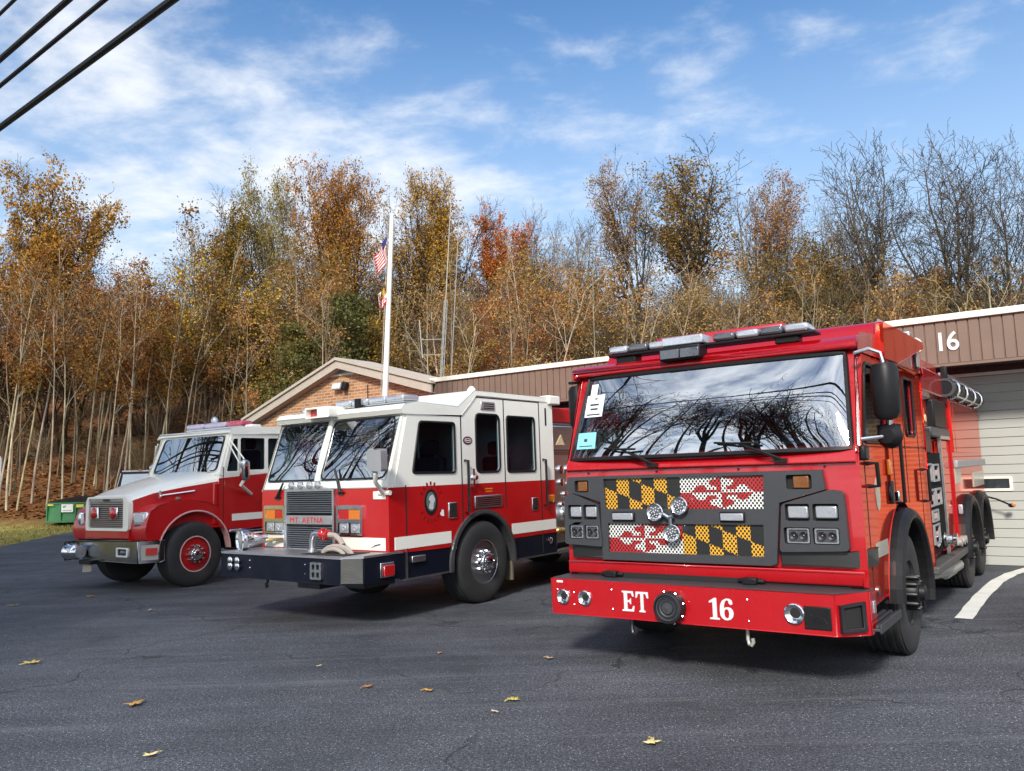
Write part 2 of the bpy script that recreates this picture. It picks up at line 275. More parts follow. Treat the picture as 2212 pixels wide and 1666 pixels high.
# ------------------------------------------------------------------ mesh helpers
class MB:
    """collects shapes, links them as ONE mesh object"""
    def __init__(s): s.v = []; s.f = []; s.m = []; s.mi = 0
    def add(s, vs, fs):
        b = len(s.v); s.v += [tuple(x) for x in vs]
        for f in fs: s.f.append([i+b for i in f]); s.m.append(s.mi)
        return s
    def slot(s, i): s.mi = i; return s
    def box(s, x0, x1, y0, y1, z0, z1):
        v = [(x, y, z) for z in (z0, z1) for y in (y0, y1) for x in (x0, x1)]
        return s.add(v, [(0, 2, 3, 1), (4, 5, 7, 6), (0, 1, 5, 4), (2, 6, 7, 3), (0, 4, 6, 2), (1, 3, 7, 5)])
    def cbox(s, c, d, rot=None):
        q = Matrix.Identity(3) if rot is None else Euler(rot).to_matrix()
        v = [Vector(c)+q@Vector((sx*d[0]/2, sy*d[1]/2, sz*d[2]/2)) for sz in (-1, 1) for sy in (-1, 1) for sx in (-1, 1)]
        return s.add(v, [(0, 2, 3, 1), (4, 5, 7, 6), (0, 1, 5, 4), (2, 6, 7, 3), (0, 4, 6, 2), (1, 3, 7, 5)])
    def plate(s, outer, holes, fmap, n):
        """flat plate with holes: fmap(a,b)->3D point, n = thickness vector"""
        loops = [list(outer)]+[list(h) for h in holes]; flat = [p for l in loops for p in l]
        tri = tessellate_polygon([[Vector((p[0], p[1], 0)) for p in l] for l in loops])
        N = len(flat); nv = Vector(n); A = [Vector(fmap(*p)) for p in flat]
        fs = [tuple(t) for t in tri]+[tuple(i+N for i in reversed(t)) for t in tri]
        o = 0
        for l in loops:
            k = len(l)
            for i in range(k): fs.append((o+i, o+(i+1) % k, o+(i+1) % k+N, o+i+N))
            o += k
        return s.add(A+[a+nv for a in A], fs)
    def prism(s, poly, axis, a0, a1):
        f = {'x': lambda a, b: (a0, a, b), 'y': lambda a, b: (a, a0, b), 'z': lambda a, b: (a, b, a0)}[axis]
        d = a1-a0; return s.plate(poly, [], f, {'x': (d, 0, 0), 'y': (0, d, 0), 'z': (0, 0, d)}[axis])
    def tube(s, pts, r, n=8, caps=True, closed=False):
        pts = [Vector(p) for p in pts]; k = len(pts); rs = r if isinstance(r, (list, tuple)) else [r]*k
        base = len(s.v); prev = None
        for i, p in enumerate(pts):
            a = pts[(i-1) % k] if (i > 0 or closed) else p; b = pts[(i+1) % k] if (i < k-1 or closed) else p
            d = (b-a).normalized()
            if prev is None: e = d.orthogonal().normalized()
            else: e = (prev-d*prev.dot(d)); e = e.normalized() if e.length > 1e-6 else d.orthogonal().normalized()
            prev = e; g = d.cross(e)
            for j in range(n):
                t = 2*math.pi*j/n; s.v.append(tuple(p+(e*math.cos(t)+g*math.sin(t))*rs[i]))
        for i in range(k if closed else k-1):
            for j in range(n):
                a = base+i*n+j; b = base+i*n+(j+1) % n; c = base+((i+1) % k)*n+(j+1) % n; d = base+((i+1) % k)*n+j
                s.f.append([a, b, c, d]); s.m.append(s.mi)
        if caps and not closed:
            s.f.append([base+j for j in reversed(range(n))]); s.m.append(s.mi); s.f.append([base+(k-1)*n+j for j in range(n)]); s.m.append(s.mi)
        return s
    def lathe(s, prof, o, ax, n=24, caps=True):
        """prof: (radius, distance along ax)"""
        ax = Vector(ax).normalized(); e = ax.orthogonal().normalized(); g = ax.cross(e); o = Vector(o); base = len(s.v)
        for r, h in prof:
            for j in range(n):
                t = 2*math.pi*j/n; s.v.append(tuple(o+ax*h+(e*math.cos(t)+g*math.sin(t))*max(r, 1e-4)))
        for i in range(len(prof)-1):
            for j in range(n):
                s.f.append([base+i*n+j, base+i*n+(j+1) % n, base+(i+1)*n+(j+1) % n, base+(i+1)*n+j]); s.m.append(s.mi)
        for i in ((0, len(prof)-1) if caps else ()):
            if prof[i][0] > 1e-3: s.f.append([base+i*n+j for j in range(n)][::(-1 if i == 0 else 1)]); s.m.append(s.mi)
        return s
    def ball(s, c, r, n=12, sc=(1, 1, 1)):
        b = len(s.v); k = n//2
        for i in range(k+1):
            a = math.pi*i/k
            for j in range(n):
                t = 2*math.pi*j/n; s.v.append((c[0]+r*sc[0]*math.sin(a)*math.cos(t), c[1]+r*sc[1]*math.sin(a)*math.sin(t), c[2]+r*sc[2]*math.cos(a)))
        for i in range(k):
            for j in range(n): s.f.append([b+i*n+j, b+(i+1)*n+j, b+(i+1)*n+(j+1) % n, b+i*n+(j+1) % n]); s.m.append(s.mi)
        return s
    def grid(s, fn, nu, nv, matfn=None, flip=False):
        b = len(s.v)
        for j in range(nv+1):
            for i in range(nu+1): s.v.append(tuple(fn(i/nu, j/nv)))
        for j in range(nv):
            for i in range(nu):
                a = b+j*(nu+1)+i; q = [a, a+1, a+nu+2, a+nu+1]; s.f.append(q[::-1] if flip else q)
                s.m.append(matfn((i+.5)/nu, (j+.5)/nv) if matfn else s.mi)
        return s
    def sides(s, mi, ax=0, k=.9):
        """give the faces that look along +-ax the material slot mi"""
        for i, f in enumerate(s.f):
            p = [Vector(s.v[j]) for j in f[:3]]; n = (p[1]-p[0]).cross(p[2]-p[0])
            if n.length > 1e-9 and abs(n[ax])/n.length > k: s.m[i] = mi
        return s
    def build(s, name, mats, parent=None, label=None, bevel=0, smooth=True, seg=2, solid=0, loc=None):
        me = bpy.data.meshes.new(name); me.from_pydata(s.v, [], s.f)
        if not isinstance(mats, (list, tuple)): mats = [mats]
        for m in mats: me.materials.append(m)
        if len(mats) > 1: me.polygons.foreach_set('material_index', s.m)
        if smooth:
            me.polygons.foreach_set('use_smooth', [True]*len(me.polygons)); me.set_sharp_from_angle(angle=R(38))
        me.update(); o = bpy.data.objects.new(name, me); COL.objects.link(o)
        if parent: o.parent = parent
        if label: o['label'] = label
        if loc: o.location = loc
        if solid: q = o.modifiers.new('thickness', 'SOLIDIFY'); q.thickness = solid; q.offset = 0
        if bevel:
            q = o.modifiers.new('bevel', 'BEVEL'); q.width = bevel; q.segments = seg; q.limit_method = 'ANGLE'; q.angle_limit = R(40); q.harden_normals = False
        return o
def tag(o, label, cat, group=None, kind=None):
    if label: o['label'] = label
    if cat: o['category'] = cat
    if group: o['group'] = group
    if kind: o['kind'] = kind
    return o
def empty(name, loc, rz, label, cat, group=None):
    o = bpy.data.objects.new(name, None); COL.objects.link(o); o.location = loc; o.rotation_euler = (0, 0, rz); o.empty_display_size = .3
    return tag(o, label, cat, group)
def rrect(a0, b0, a1, b1, r, n=5):
    out = []
    for cx, cy, t0 in ((a1-r, b1-r, 0), (a0+r, b1-r, 90), (a0+r, b0+r, 180), (a1-r, b0+r, 270)):
        for i in range(n+1):
            t = R(t0+90*i/n); out.append((cx+r*math.cos(t), cy+r*math.sin(t)))
    return out
def rpoly(pts, r, n=4):
    out = []; k = len(pts)
    for i in range(k):
        p = Vector(pts[i]); a = (Vector(pts[i-1])-p); b = (Vector(pts[(i+1) % k])-p); q = min(r, a.length*.45, b.length*.45)
        a = p+a.normalized()*q; b = p+b.normalized()*q
        for j in range(n+1):
            t = j/n; out.append(tuple((1-t)**2*a+2*t*(1-t)*p+t*t*b))
    return out
def ell(cx, cy, rx, ry, n=28): return [(cx+rx*math.cos(2*math.pi*i/n), cy+ry*math.sin(2*math.pi*i/n)) for i in range(n)]
def arc(cy, cz, r, a0, a1, n=14): return [(cy+r*math.cos(R(a0+(a1-a0)*i/n)), cz+r*math.sin(R(a0+(a1-a0)*i/n))) for i in range(n+1)]
def textmb(txt, size, fmap, n, spacing=1.0, bold=0):
    """block lettering as mesh, lower-left at 0,0; fmap(a,b)->3D"""
    cu = bpy.data.curves.new('lettering', 'FONT'); cu.body = txt; cu.size = size; cu.space_character = spacing; cu.resolution_u = 4; cu.offset = bold
    o = bpy.data.objects.new('lettering', cu); COL.objects.link(o); bpy.context.view_layer.update()
    me = o.evaluated_get(bpy.context.evaluated_depsgraph_get()).to_mesh(); mb = MB(); nv = Vector(n)
    vs = [Vector(fmap(v.co.x, v.co.y)) for v in me.vertices]; N = len(vs)
    fs = [tuple(p.vertices) for p in me.polygons]; from collections import Counter
    ec = Counter(); ed = {}
    for f in fs:
        for i in range(len(f)):
            a, b = f[i], f[(i+1) % len(f)]; k = (min(a, b), max(a, b)); ec[k] += 1; ed[k] = (a, b)
    F = fs+[tuple(i+N for i in reversed(f)) for f in fs]+[(ed[k][0], ed[k][1], ed[k][1]+N, ed[k][0]+N) for k in ec if ec[k] == 1]
    mb.add(vs+[v+nv for v in vs], F); o.to_mesh_clear(); bpy.data.objects.remove(o); bpy.data.curves.remove(cu); return mb
SERIF = {'E': ([(0, 0), (.62, 0), (.66, .28), (.58, .28), (.52, .1), (.28, .1), (.28, .45), (.4, .45), (.43, .36), (.48, .36), (.48, .64), (.43, .64), (.4, .55), (.28, .55), (.28, .9), (.5, .9), (.56, .74), (.63, .74), (.6, 1), (0, 1), (0, .93), (.1, .9), (.1, .1), (0, .07)], []),
 'T': ([(.2, 0), (.52, 0), (.52, .07), (.44, .1), (.44, .9), (.56, .9), (.62, .7), (.7, .7), (.68, 1), (.04, 1), (.02, .7), (.1, .7), (.16, .9), (.28, .9), (.28, .1), (.2, .07)], []),
 '1': ([(.05, 0), (.52, 0), (.52, .07), (.4, .1), (.4, 1), (.29, 1), (.03, .84), (.03, .76), (.2, .8), (.2, .1), (.05, .07)], []),
 '6': ([(.58, .76), (.56, .92), (.44, 1.), (.28, 1.), (.12, .9), (.03, .72), (0, .45), (.02, .22), (.1, .08), (.22, .01), (.34, 0), (.48, .05), (.58, .17), (.61, .32), (.58, .47), (.5, .57), (.38, .61), (.26, .59), (.19, .54), (.2, .7), (.25, .86), (.33, .93), (.4, .9), (.42, .78), (.5, .72)],
       [[(.31, .52), (.39, .47), (.42, .32), (.39, .14), (.31, .08), (.23, .13), (.19, .3), (.21, .45)]])}
# ------------------------------------------------------------------ truck parts shared by the three engines
def wheel(par, x, y, r, w, side, rimm, style, out=0):
    """side +1: outer face towards +x. part wheel (rim disc) > tyre, hub"""
    rr = .285; ax = (side, 0, 0)
    m = MB().lathe([(rr+.012, -.02), (rr+.014, 0), (rr, .004), (rr-.02, -.03), (rr-.05, -.055 if style != 'flat' else -.03), (.17, -.075), (.14, -.03), (.10, -.02), (.0, -.02)], (0, 0, 0), ax, 36)
    if style != 'flat':
        pass
    o = m.build('wheel', rimm, par, loc=(x, y, r)); 
    t = MB(); tw = w
    prof = [(rr-.01, -tw), (rr+.02, -tw-.005), (r-.05, -tw-.012), (r-.012, -tw+.015)]
    gx = [-tw+.03+i*(tw-.05)/4.6 for i in range(5)]
    for g in gx: prof += [(r, g), (r, g+.028), (r-.014, g+.031), (r-.014, g+.038)]
    prof += [(r-.012, -.012), (r-.035, .004), (r-.09, .016), (rr+.09, .018), (rr+.03, .006), (rr-.005, .0), (rr-.02, -.03)]
    t.lathe(prof, (0, 0, 0), ax, 56); t.build('tyre', RUBBER, o)
    if style == 'flat': MB().lathe([(rr-.004, .002), (rr+.016, .004), (rr+.016, .010), (rr-.004, .010)], (0, 0, 0), ax, 36, False).build('trim_ring', PINKW, o)
    h = MB().lathe([(.115, -.03), (.115, .01+out), (.10, .03+out), (.075, .035+out), (.07, .075+out), (.03, .085+out), (0, .085+out)], (0, 0, 0), ax, 20)
    for i in range(10):
        a = 2*math.pi*i/10; h.lathe([(.019, -.06), (.019, .03+out*.7), (.010, .05+out*.7), (0, .052+out*.7)], (0, .143*math.cos(a), .143*math.sin(a)), ax, 8)
    h.build('hub', {'black': BLACK, 'flat': CHROME}.get(style, CHROME), o)
    if style == 'holes':
        q = MB()
        for i in range(10):
            a = 2*math.pi*(i+.5)/10; q.lathe([(.026, .0), (.02, .006), (0, .006)], (side*-.050, .215*math.cos(a), .215*math.sin(a)), ax, 10)
        q.build('hand_hole', DARK, o)
    return o
def seat(par, x, y, z, s=1.0):
    m = MB().box(x-.24*s, x+.24*s, y, y+.5, z, z+.14).box(x-.24*s, x+.24*s, y+.42, y+.56, z+.14, z+.72).box(x-.14*s, x+.14*s, y+.43, y+.53, z+.74, z+.95)
    return m.build('seat', SEAT, par, bevel=.05)
def steering(par, x, y, z):
    pts = [(x+.22*math.cos(t), y+.22*math.sin(t)*.75, z+.22*math.sin(t)*.66) for t in np.linspace(0, 2*math.pi, 25)[:-1]]
    m = MB().tube(pts, .016, 6, closed=True); m.tube([(x, y, z), (x, y-.25, z-.35)], .03, 6)
    for t in (0.4, 2.7, 4.7): m.tube([(x, y, z), (x+.22*math.cos(t), y+.22*math.sin(t)*.75, z+.22*math.sin(t)*.66)], .012, 5)
    return m.build('steering_wheel', BLACK, par)
# ------------------------------------------------------------------ right-hand engine: bright red, checkered grille
YAW3 = -.62
def flag_cell(u, v):
    """heraldic quartered pattern: 0 gold 1 black 2 white 3 red ; u,v in 0..1 per half"""
def bars(u, v):
    k = int(u*6); g = k % 2 == 0
    if abs((1-v)-u) < .30: g = not g
    return 0 if g else 1
def cross(u, v):
    q = (u < .5) == (v > .5); a = abs(u-.5); b = abs(v-.5)
    arm = (a < .055 and b < .36) or (b < .085 and a < .30)
    knob = any((u-cx)**2*2.2+(v-cy)**2 < .010 for cx, cy in ((.5, .86), (.5, .14), (.80, .5), (.20, .5), (.745, .62), (.745, .38), (.255, .62), (.255, .38), (.42, .80), (.58, .80), (.42, .20), (.58, .20)))
    if arm or knob: q = not q
    return 2 if q else 3
MATTE = mat('matte_black', (.010, .010, .010), .85, 0, 0, .2, 12, 0, 40, .1)
def engine_right():
    t = empty('fire_engine', (1.59, 7.048, 0), YAW3, 'bright red fire engine with ET 16 on its bumper and a checkered grille', 'fire engine', 'fire engines on the apron')
    XL, XR = -1.345, 1.305
    # lower cab with wheel arch
    prof = [(0, .775), (.0, .905), (.0, 1.70), (.04, 1.86), (3.06, 1.86), (3.06, .60), (2.36, .60)] + arc(1.5, .55, .80, 4, 176, 16) + [(.70, .66), (.10, .70)]
    cab = MB().prism(prof, 'x', XL, XR).sides(1).build('cab', [RED, REDG], t, bevel=.07, seg=3)
    # wide sill under the windshield and lower apron crease
    MB().prism([(-.035, .78), (-.05, .80), (-.05, .885), (.0, .905), (.06, .905), (.06, .78)], 'x', XL+.03, XR-.02).build('lower_apron', RED, t, bevel=.015)
    MB().box(-.90, .50, -.0565, -.03, .766, .808).build('apron_gap_shade', DARK, t)  # dark strip laid on the apron, painted as the shade of a gap
    m = MB().prism([(-.01, 1.72), (-.035, 1.735), (.03, 1.865), (.08, 1.865), (.08, 1.72)], 'x', XL+.02, XR-.02); m.build('windshield_sill', RED, t, bevel=.012)
    # greenhouse
    k = (.30)/(2.66-1.80)
    fm = lambda a, b: (a, .02+(b-1.80)*k, b)
    hole = rpoly([(-1.285, 1.845), (1.245, 1.845), (1.19, 2.605), (-1.20, 2.605)], .13, 6)
    MB().plate([(XL+.005, 1.80), (XR-.005, 1.80), (XR-.035, 2.72), (XL+.035, 2.72)], [hole], fm, (0, .06, 0)).build('windshield_frame', RED, t, bevel=.012)
    for sx, nm in ((XR-.05, 1), (XL+.0, -1)):
        out = [(.07, 1.84), (3.06, 1.84), (3.06, 2.70), (.36, 2.70)]
        h1 = rpoly([(.22, 1.88), (1.18, 1.88), (1.18, 2.54), (.42, 2.54)], .07); h2 = rrect(2.02, 1.96, 2.50, 2.54, .07)
        MB().plate(out, [h1, h2], lambda a, b, sx=sx: (sx, a, b), (.05, 0, 0)).sides(1).build('side_panel', [RED, REDG], t, bevel=.01)
        gx = sx+.02
        MB().plate(rpoly([(.20, 1.86), (1.20, 1.86), (1.20, 2.56), (.41, 2.56)], .07), [], lambda a, b: (gx, a, b), (.006, 0, 0)).build('side_window', GLASS, t)
        MB().plate(rrect(2.0, 1.94, 2.52, 2.56, .07), [], lambda a, b: (gx, a, b), (.006, 0, 0)).build('side_window', GLASS, t)
        gk = MB()
        for hh in (h1, h2): gk.tube([(sx+(.05 if nm > 0 else 0), a, b) for a, b in hh], .014, 6, closed=True)
        gk.build('window_seal', BLACK, t)
    MB().box(XL+.06, XR-.06, 3.0, 3.055, 1.84, 2.72).build('cab_rear_wall', RED, t)
    # bowed windshield
    def ws(u, v):
        z = 1.83+v*.79; e = math.sin(math.pi*u)**.6 if 0 < u < 1 else 0
        xl = -1.295+.085*v; xr = 1.255-.060*v; x = xl+(xr-xl)*u
        return (x, .012+(z-1.80)*k-.13*e*(.55+.45*math.sin(math.pi*min(1, max(0, v)))), z)
    g = MB().grid(ws, 40, 16).build('windshield', GLASSW, t)
    sealp = [ws(i/30, 0) for i in range(31)]+[ws(1, j/10) for j in range(1, 11)]+[ws(1-i/30, 1) for i in range(1, 31)]+[ws(0, 1-j/10) for j in range(1, 10)]
    MB().tube(sealp, .022, 6, closed=True).build('windshield_seal', BLACK, t)
    # stickers inside the glass
    def onglass(x0, z0, x1, z1, name, m, lines):
        def fn(a, b):
            x = x0+(x1-x0)*a; z = z0+(z1-z0)*b; v = (z-1.83)/.79; u = (x-(-1.295+.085*v))/(2.55-.145*v); p = ws(u, v); return (p[0], p[1]-.004, p[2])
        o = MB().grid(fn, 4, 3).build(name, m, t)
        if lines:
            q = MB()
            for (a0, a1, b0, b1) in lines:
                q.add([Vector(fn(a, b))-Vector((0, .004, 0)) for a, b in ((a0, b0), (a1, b0), (a1, b1), (a0, b1))], [(0, 1, 2, 3)])
            q.build('printed_line', INK, o)
    onglass(-1.165, 2.45, -1.085, 2.56, 'windshield_notice', PAPER, [])
    onglass(-1.20, 2.235, -.985, 2.45, 'windshield_notice', PAPER, [(.48, .62, .80, .86), (.25, .75, .52, .60), (.30, .72, .32, .40), (.12, .88, .08, .14)])
    onglass(-1.245, 1.93, -1.025, 2.085, 'windshield_notice', PAPERB, [(.38, .55, .45, .62), (.15, .85, .15, .2)])
    # interior
    MB().box(XL+.06, XR-.06, .22, .75, 1.862, 1.93).build('dashboard', BLACK, t, bevel=.03)
    MB().box(XL+.06, XR-.06, .76, 2.98, 1.862, 1.885).build('cab_floor', DARK, t)
    for x in (-.75, .75): seat(t, x, .95, 1.5, 1.0)
    steering(t, .75, .70, 2.02)
    # roof
    roof = [(.235, 2.64), (.245, 2.70), (.33, 2.755), (.92, 2.80), (1.02, 2.93), (1.08, 2.965), (3.06, 3.0), (3.06, 2.64)]
    MB().prism(roof, 'x', XL-.005, XR+.012).build('roof', RED, t, bevel=.028, seg=3)
    MB().prism([(.98, 2.70), (1.06, 2.955), (3.10, 2.99), (3.10, 2.93), (1.62, 2.63), (1.0, 2.63)], 'x', XR+.01, XR+.055).build('roof_side_flare', REDG, t, bevel=.012)
    MB().box(-.98, .40, 1.35, 2.6, 2.98, 3.125).build('roof_equipment_box', RED, t, bevel=.03)
    # light bar
    lb = MB()
    def lx(i): return -.99+i*.213
    hous = MB().box(-1.0, .97, .30, .50, 2.815, 2.845); hous.box(-.93, -.72, .33, .47, 2.74, 2.82); hous.box(.62, .82, .33, .47, 2.76, 2.82)
    barp = hous.build('light_bar', BLACK, t, bevel=.01)
    for i in range(9):
        x0 = lx(i)
        if i == 4: continue
        sm = i in (1, 3, 5, 7)
        MB().box(x0+.004, x0+.205, .285, .515, 2.845, 2.915).build('lens', LENSD if sm else LENS, barp, bevel=.022)
    MB().box(-.40, .0, .24, .50, 2.845, 2.925).build('lens', LENS, barp, bevel=.01)
    q = MB().box(-.40, .0, .17, .36, 2.70, 2.83); q.build('camera_housing', BLACK, barp, bevel=.015)
    q = MB().box(-.385, -.2, .158, .172, 2.715, 2.80).box(-.19, -.01, .158, .172, 2.715, 2.80); q.build('floodlight', LENSD, barp, bevel=.005)
    # grille surround
    GY = -.06
    panel = [(-.955, .915), (.59, .918), (.64, .935), (.69, 1.42), (1.055, 1.52), (1.035, 1.675), (-.955, 1.672), (-1.30, 1.668), (-1.325, 1.54), (-.955, 1.44)]
    h1 = [(-.905, 1.37), (.56, 1.37), (.575, 1.645), (-.915, 1.645)]; h2 = [(-.89, .985), (.54, .985), (.55, 1.242), (-.885, 1.242)]
    ha = rrect(.755, 1.525, .955, 1.64, .015, 2); hl = rrect(-1.225, 1.525, -1.075, 1.635, .015, 2)
    gp = MB().plate(panel, [h1, h2, ha, hl], lambda a, b: (a, GY, b), (0, .07, 0)).build('grille_panel', CHAR, t, bevel=.012)
    MB().box(.74, .97, -.012, .0, 1.51, 1.655).box(-1.24, -1.06, -.012, 0, 1.51, 1.65).build('lamp_recess', DARK, gp)
    MB().box(.805, .93, -.045, -.013, 1.532, 1.63).build('turn_lamp', AMBERD, gp, bevel=.008)
    MB().box(-1.20, -1.10, -.045, -.013, 1.532, 1.628).build('turn_lamp', AMBERD, gp, bevel=.008)
    PM = [PG, PK, PW, PR_]
    def mesh_panel(x0, x1, z0, z1, left, right):
        fn = lambda u, v: (x0+(x1-x0)*u, GY+.028, z0+(z1-z0)*v)
        mf = lambda u, v: left(u*2, v) if u < .5 else right(u*2-1, v)
        MB().grid(fn, 168, 36, mf).build('grille_mesh', PM, gp, smooth=False, solid=.004)
    mesh_panel(-.915, .575, 1.365, 1.65, bars, cross)
    mesh_panel(-.89, .55, .98, 1.245, cross, bars)
    for x0, x1 in ((-.82, -.615), (.20, .395)):
        MB().box(x0-.012, x1+.012, GY-.022, GY, 1.262, 1.348).build('warning_light_bezel', BLACK, gp, bevel=.012)
        MB().box(x0, x1, GY-.036, GY-.022, 1.275, 1.335).build('warning_light', LENS, gp, bevel=.012)
    # three round lamps on a bracket
    q = MB().tube([(-.31, GY-.05, 1.33), (-.26, GY-.05, 1.30), (-.21, GY-.05, 1.31)], .016, 6).tube([(-.245, GY-.05, 1.305), (-.245, GY-.05, 1.22)], .016, 6)
    br = q.build('lamp_bracket', CHROME, gp)
    for cx, cz in ((-.385, 1.345), (-.155, 1.40), (-.235, 1.165)):
        l = MB().lathe([(.0, .0), (.055, .0), (.074, .03), (.078, .055), (.072, .062), (.066, .058)], (cx, GY, cz), (0, -1, 0), 28).build('lamp_rim', CHROME, gp)
        MB().lathe([(.068, .05), (.05, .058), (0, .06)], (cx, GY, cz), (0, -1, 0), 24).build('lamp_lens', LENSD, l)
        d = MB()
        for i in range(19):
            a = i*2.4; r_ = .013*math.sqrt(i); d.lathe([(.006, .06), (.005, .064), (0, .065)], (cx+r_*math.cos(a), GY, cz+r_*math.sin(a)), (0, -1, 0), 6)
        d.build('diode', SILV, l)
    # headlamp pods
    for s in (1, -1):
        X = (lambda v: v) if s > 0 else (lambda v: -.435-.755*v)
        pts = [(X(.675), 1.03), (X(1.205), 1.05), (X(1.19), 1.50), (X(1.09), 1.52), (X(.71), 1.41)]
        ha_ = [rrect(*sorted((X(a), X(b)))[:1], c, sorted((X(a), X(b)))[1], d, .014, 2) for a, b, c, d in ((.735, .925, 1.275, 1.41), (.95, 1.145, 1.275, 1.41), (.715, .92, 1.095, 1.225), (.94, 1.14, 1.095, 1.225))]
        pod = MB().plate(rpoly(pts, .03), ha_, lambda a, b: (a, GY-.012, b), (0, .075, 0)).build('headlamp_pod', CHAR, t, bevel=.012)
        xs = sorted((X(.70), X(1.16))); MB().box(xs[0], xs[1], -.02, -.008, 1.08, 1.43).build('lamp_recess', DARK, pod)
        for a, b in ((.75, .91), (.965, 1.13)):
            xs = sorted((X(a), X(b))); w = MB()
            w.box(xs[0], xs[1], -.055, -.021, 1.295, 1.392).build('warning_light', LENS, pod, bevel=.012)
            xs = sorted((X(a-.015), X(b+.0)))
            l = MB().plate(rrect(xs[0], 1.102, xs[1], 1.218, .01, 2), [rrect(xs[0]+.014, 1.112, xs[1]-.014, 1.208, .01, 2)], lambda a, b: (a, -.056, b), (0, .03, 0)).build('headlamp_rim', ALU, pod)
            MB().box(xs[0]+.012, xs[1]-.012, -.045, -.022, 1.112, 1.208).build('headlamp_glass', LENSD, l, bevel=.006)
            z = MB()
            for j in (-.038, .038): z.lathe([(.034, 0), (.03, .012), (.012, .006), (0, .012)], ((xs[0]+xs[1])/2+j, -.045, 1.158), (0, -1, 0), 16)
            z.build('projector', DKMET, l)
    # black band low on the front corner wrapping to the side
    MB().prism([(.665, -.028), (1.20, -.028), (1.30, .02), (1.322, .14), (1.322, .35), (1.29, .35), (.665, .05)], 'z', .925, 1.045).build('black_corner_band', KVINYL, t, bevel=.012)
    MB().prism([(-.96, -.028), (-1.25, -.028), (-1.35, .02), (-1.352, .35), (-1.3, .35), (-.96, .05)], 'z', .925, 1.045).build('black_corner_band', KVINYL, t, bevel=.012)
    # side stripe, seal, door lines, grab rails
    MB().box(XR, XR+.004, .36, .80, .955, 1.075).build('reflective_band', REFL, t)
    dl = MB().box(XR-.002, XR+.003, .17, .182, .70, 2.60).box(XR-.002, XR+.003, 1.30, 1.312, 1.32, 2.62).box(XR-.002, XR+.003, 1.90, 1.912, 1.32, 2.62).box(XR-.002, XR+.003, 2.62, 2.632, .62, 2.62); dl.build('door_gap', DARK, t)
    MB().plate(ell(.56, 1.46, .085, .14), [], lambda a, b: (XR, a, b), (.004, 0, 0)).build('door_seal_emblem', REFL, t)
    for y0, z0, z1 in ((.26, 1.53, 1.71), ):
        MB().tube([(XR, y0, z1), (XR+.075, y0, z1), (XR+.075, y0+.02, z0), (XR, y0+.02, z0)], .018, 8).build('grab_handle', BLACK, t)
    for y0, z0, z1 in ((1.36, 1.35, 2.05), (2.72, 1.30, 1.62)):
        MB().tube([(XR, y0, z1), (XR+.06, y0, z1), (XR+.06, y0, z0), (XR, y0, z0)], .017, 8).build('grab_rail', BLACK, t)
    MB().lathe([(.075, 0), (.07, .02), (0, .03)], (XR, 1.05, 1.45), (1, 0, 0), 20).box(XR, XR+.03, 1.02, 1.10, 1.35, 1.55).build('door_handle', BLACK, t, bevel=.01)
    MB().box(XR, XR+.05, 1.19, 1.25, 1.36, 1.46).build('door_lock', CHROME, t, bevel=.01)
    MB().box(XR, XR+.035, .98, 1.05, 1.60, 1.74).build('side_marker', AMBER, t, bevel=.012)
    MB().box(XR-.002, XR+.05, .02, .16, 1.735, 1.855).build('mirror_mount', BLACK, t, bevel=.02)
    # mirrors
    for s, mx_, my, zc in ((1, 1.495, .22, 2.28), (-1, -1.475, .5, 2.38)):
        mm = MB().tube([(mx_, my, zc-.235), (mx_, my, zc-.225), (mx_, my, zc-.18), (mx_, my, zc+.16), (mx_, my, zc+.205), (mx_, my, zc+.22)], [.03, .07, .098, .104, .085, .03], 24).build('mirror', BLACK, t)
        a = MB().tube([((XR if s > 0 else XL), .12, 2.585), (mx_-s*.10, my-.02, 2.62), (mx_-s*.02, my, zc+.30), (mx_, my, zc+.20)], .015, 8).tube([((XR if s > 0 else XL), .10, 1.90), (mx_, my, zc-.36), (mx_+s*.02, my, zc-.24)], .017, 8); a.build('mirror_arm', ALU if s > 0 else BLACK, mm)
        MB().lathe([(.0, -.05), (.06, -.045), (.098, .0), (.1, .02), (.09, .035), (0, .04)], (mx_, my, zc-.36), (s*.25, .9, 0), 24).build('convex_mirror', BLACK, mm)
        MB().box(mx_-.085, mx_+.085, my+.098, my+.106, zc-.17, zc+.15).build('mirror_glass', CHROME, mm)
    # wheel arches, wheels
    def flare(x0, side, cy, cz, r, nm='fender', a0=-12, a1=178):
        f = MB(); n = 22; rings = []
        for i in range(n+1):
            a = R(a0+(a1-a0)*i/n); c, s_ = math.cos(a), math.sin(a)
            rings.append([(x0+side*dx, cy+(r+dr)*c, cz+(r+dr)*s_) for dx, dr in ((-.25, -.05), (.06, -.05), (.098, -.03), (.105, .0), (.085, .035), (.04, .06), (-.25, .07))])
        for i in range(n):
            for j in range(6): f.add([rings[i][j], rings[i][j+1], rings[i+1][j+1], rings[i+1][j]], [(0, 1, 2, 3)])
        f.add(rings[0], [tuple(range(7))]); f.add(rings[-1], [tuple(range(7))])
        return f.build(nm, BLACK, t)
    for s, X_ in ((1, XR), (-1, XL)):
        flare(X_+.005*s, s, 1.52, .52, .715)
        wheel(t, X_-.005*s+s*.02, 1.50, .54, .34, s, BLACK, 'black', .05)
        for yy in (5.95, 7.28):
            flare(X_+.0*s, s, yy, .52, .66, a0=-5, a1=185); wheel(t, X_-.02*s, yy, .53, .30, s, BLACK, 'black', .03)
    MB().box(XL+.1, XR-.1, .72, 2.38, .62, 1.34).build('wheel_well', DARK, t)
    MB().box(-.45, .45, -.1, 8.1, .50, .74).build('chassis_frame', DKMET, t, bevel=.02)
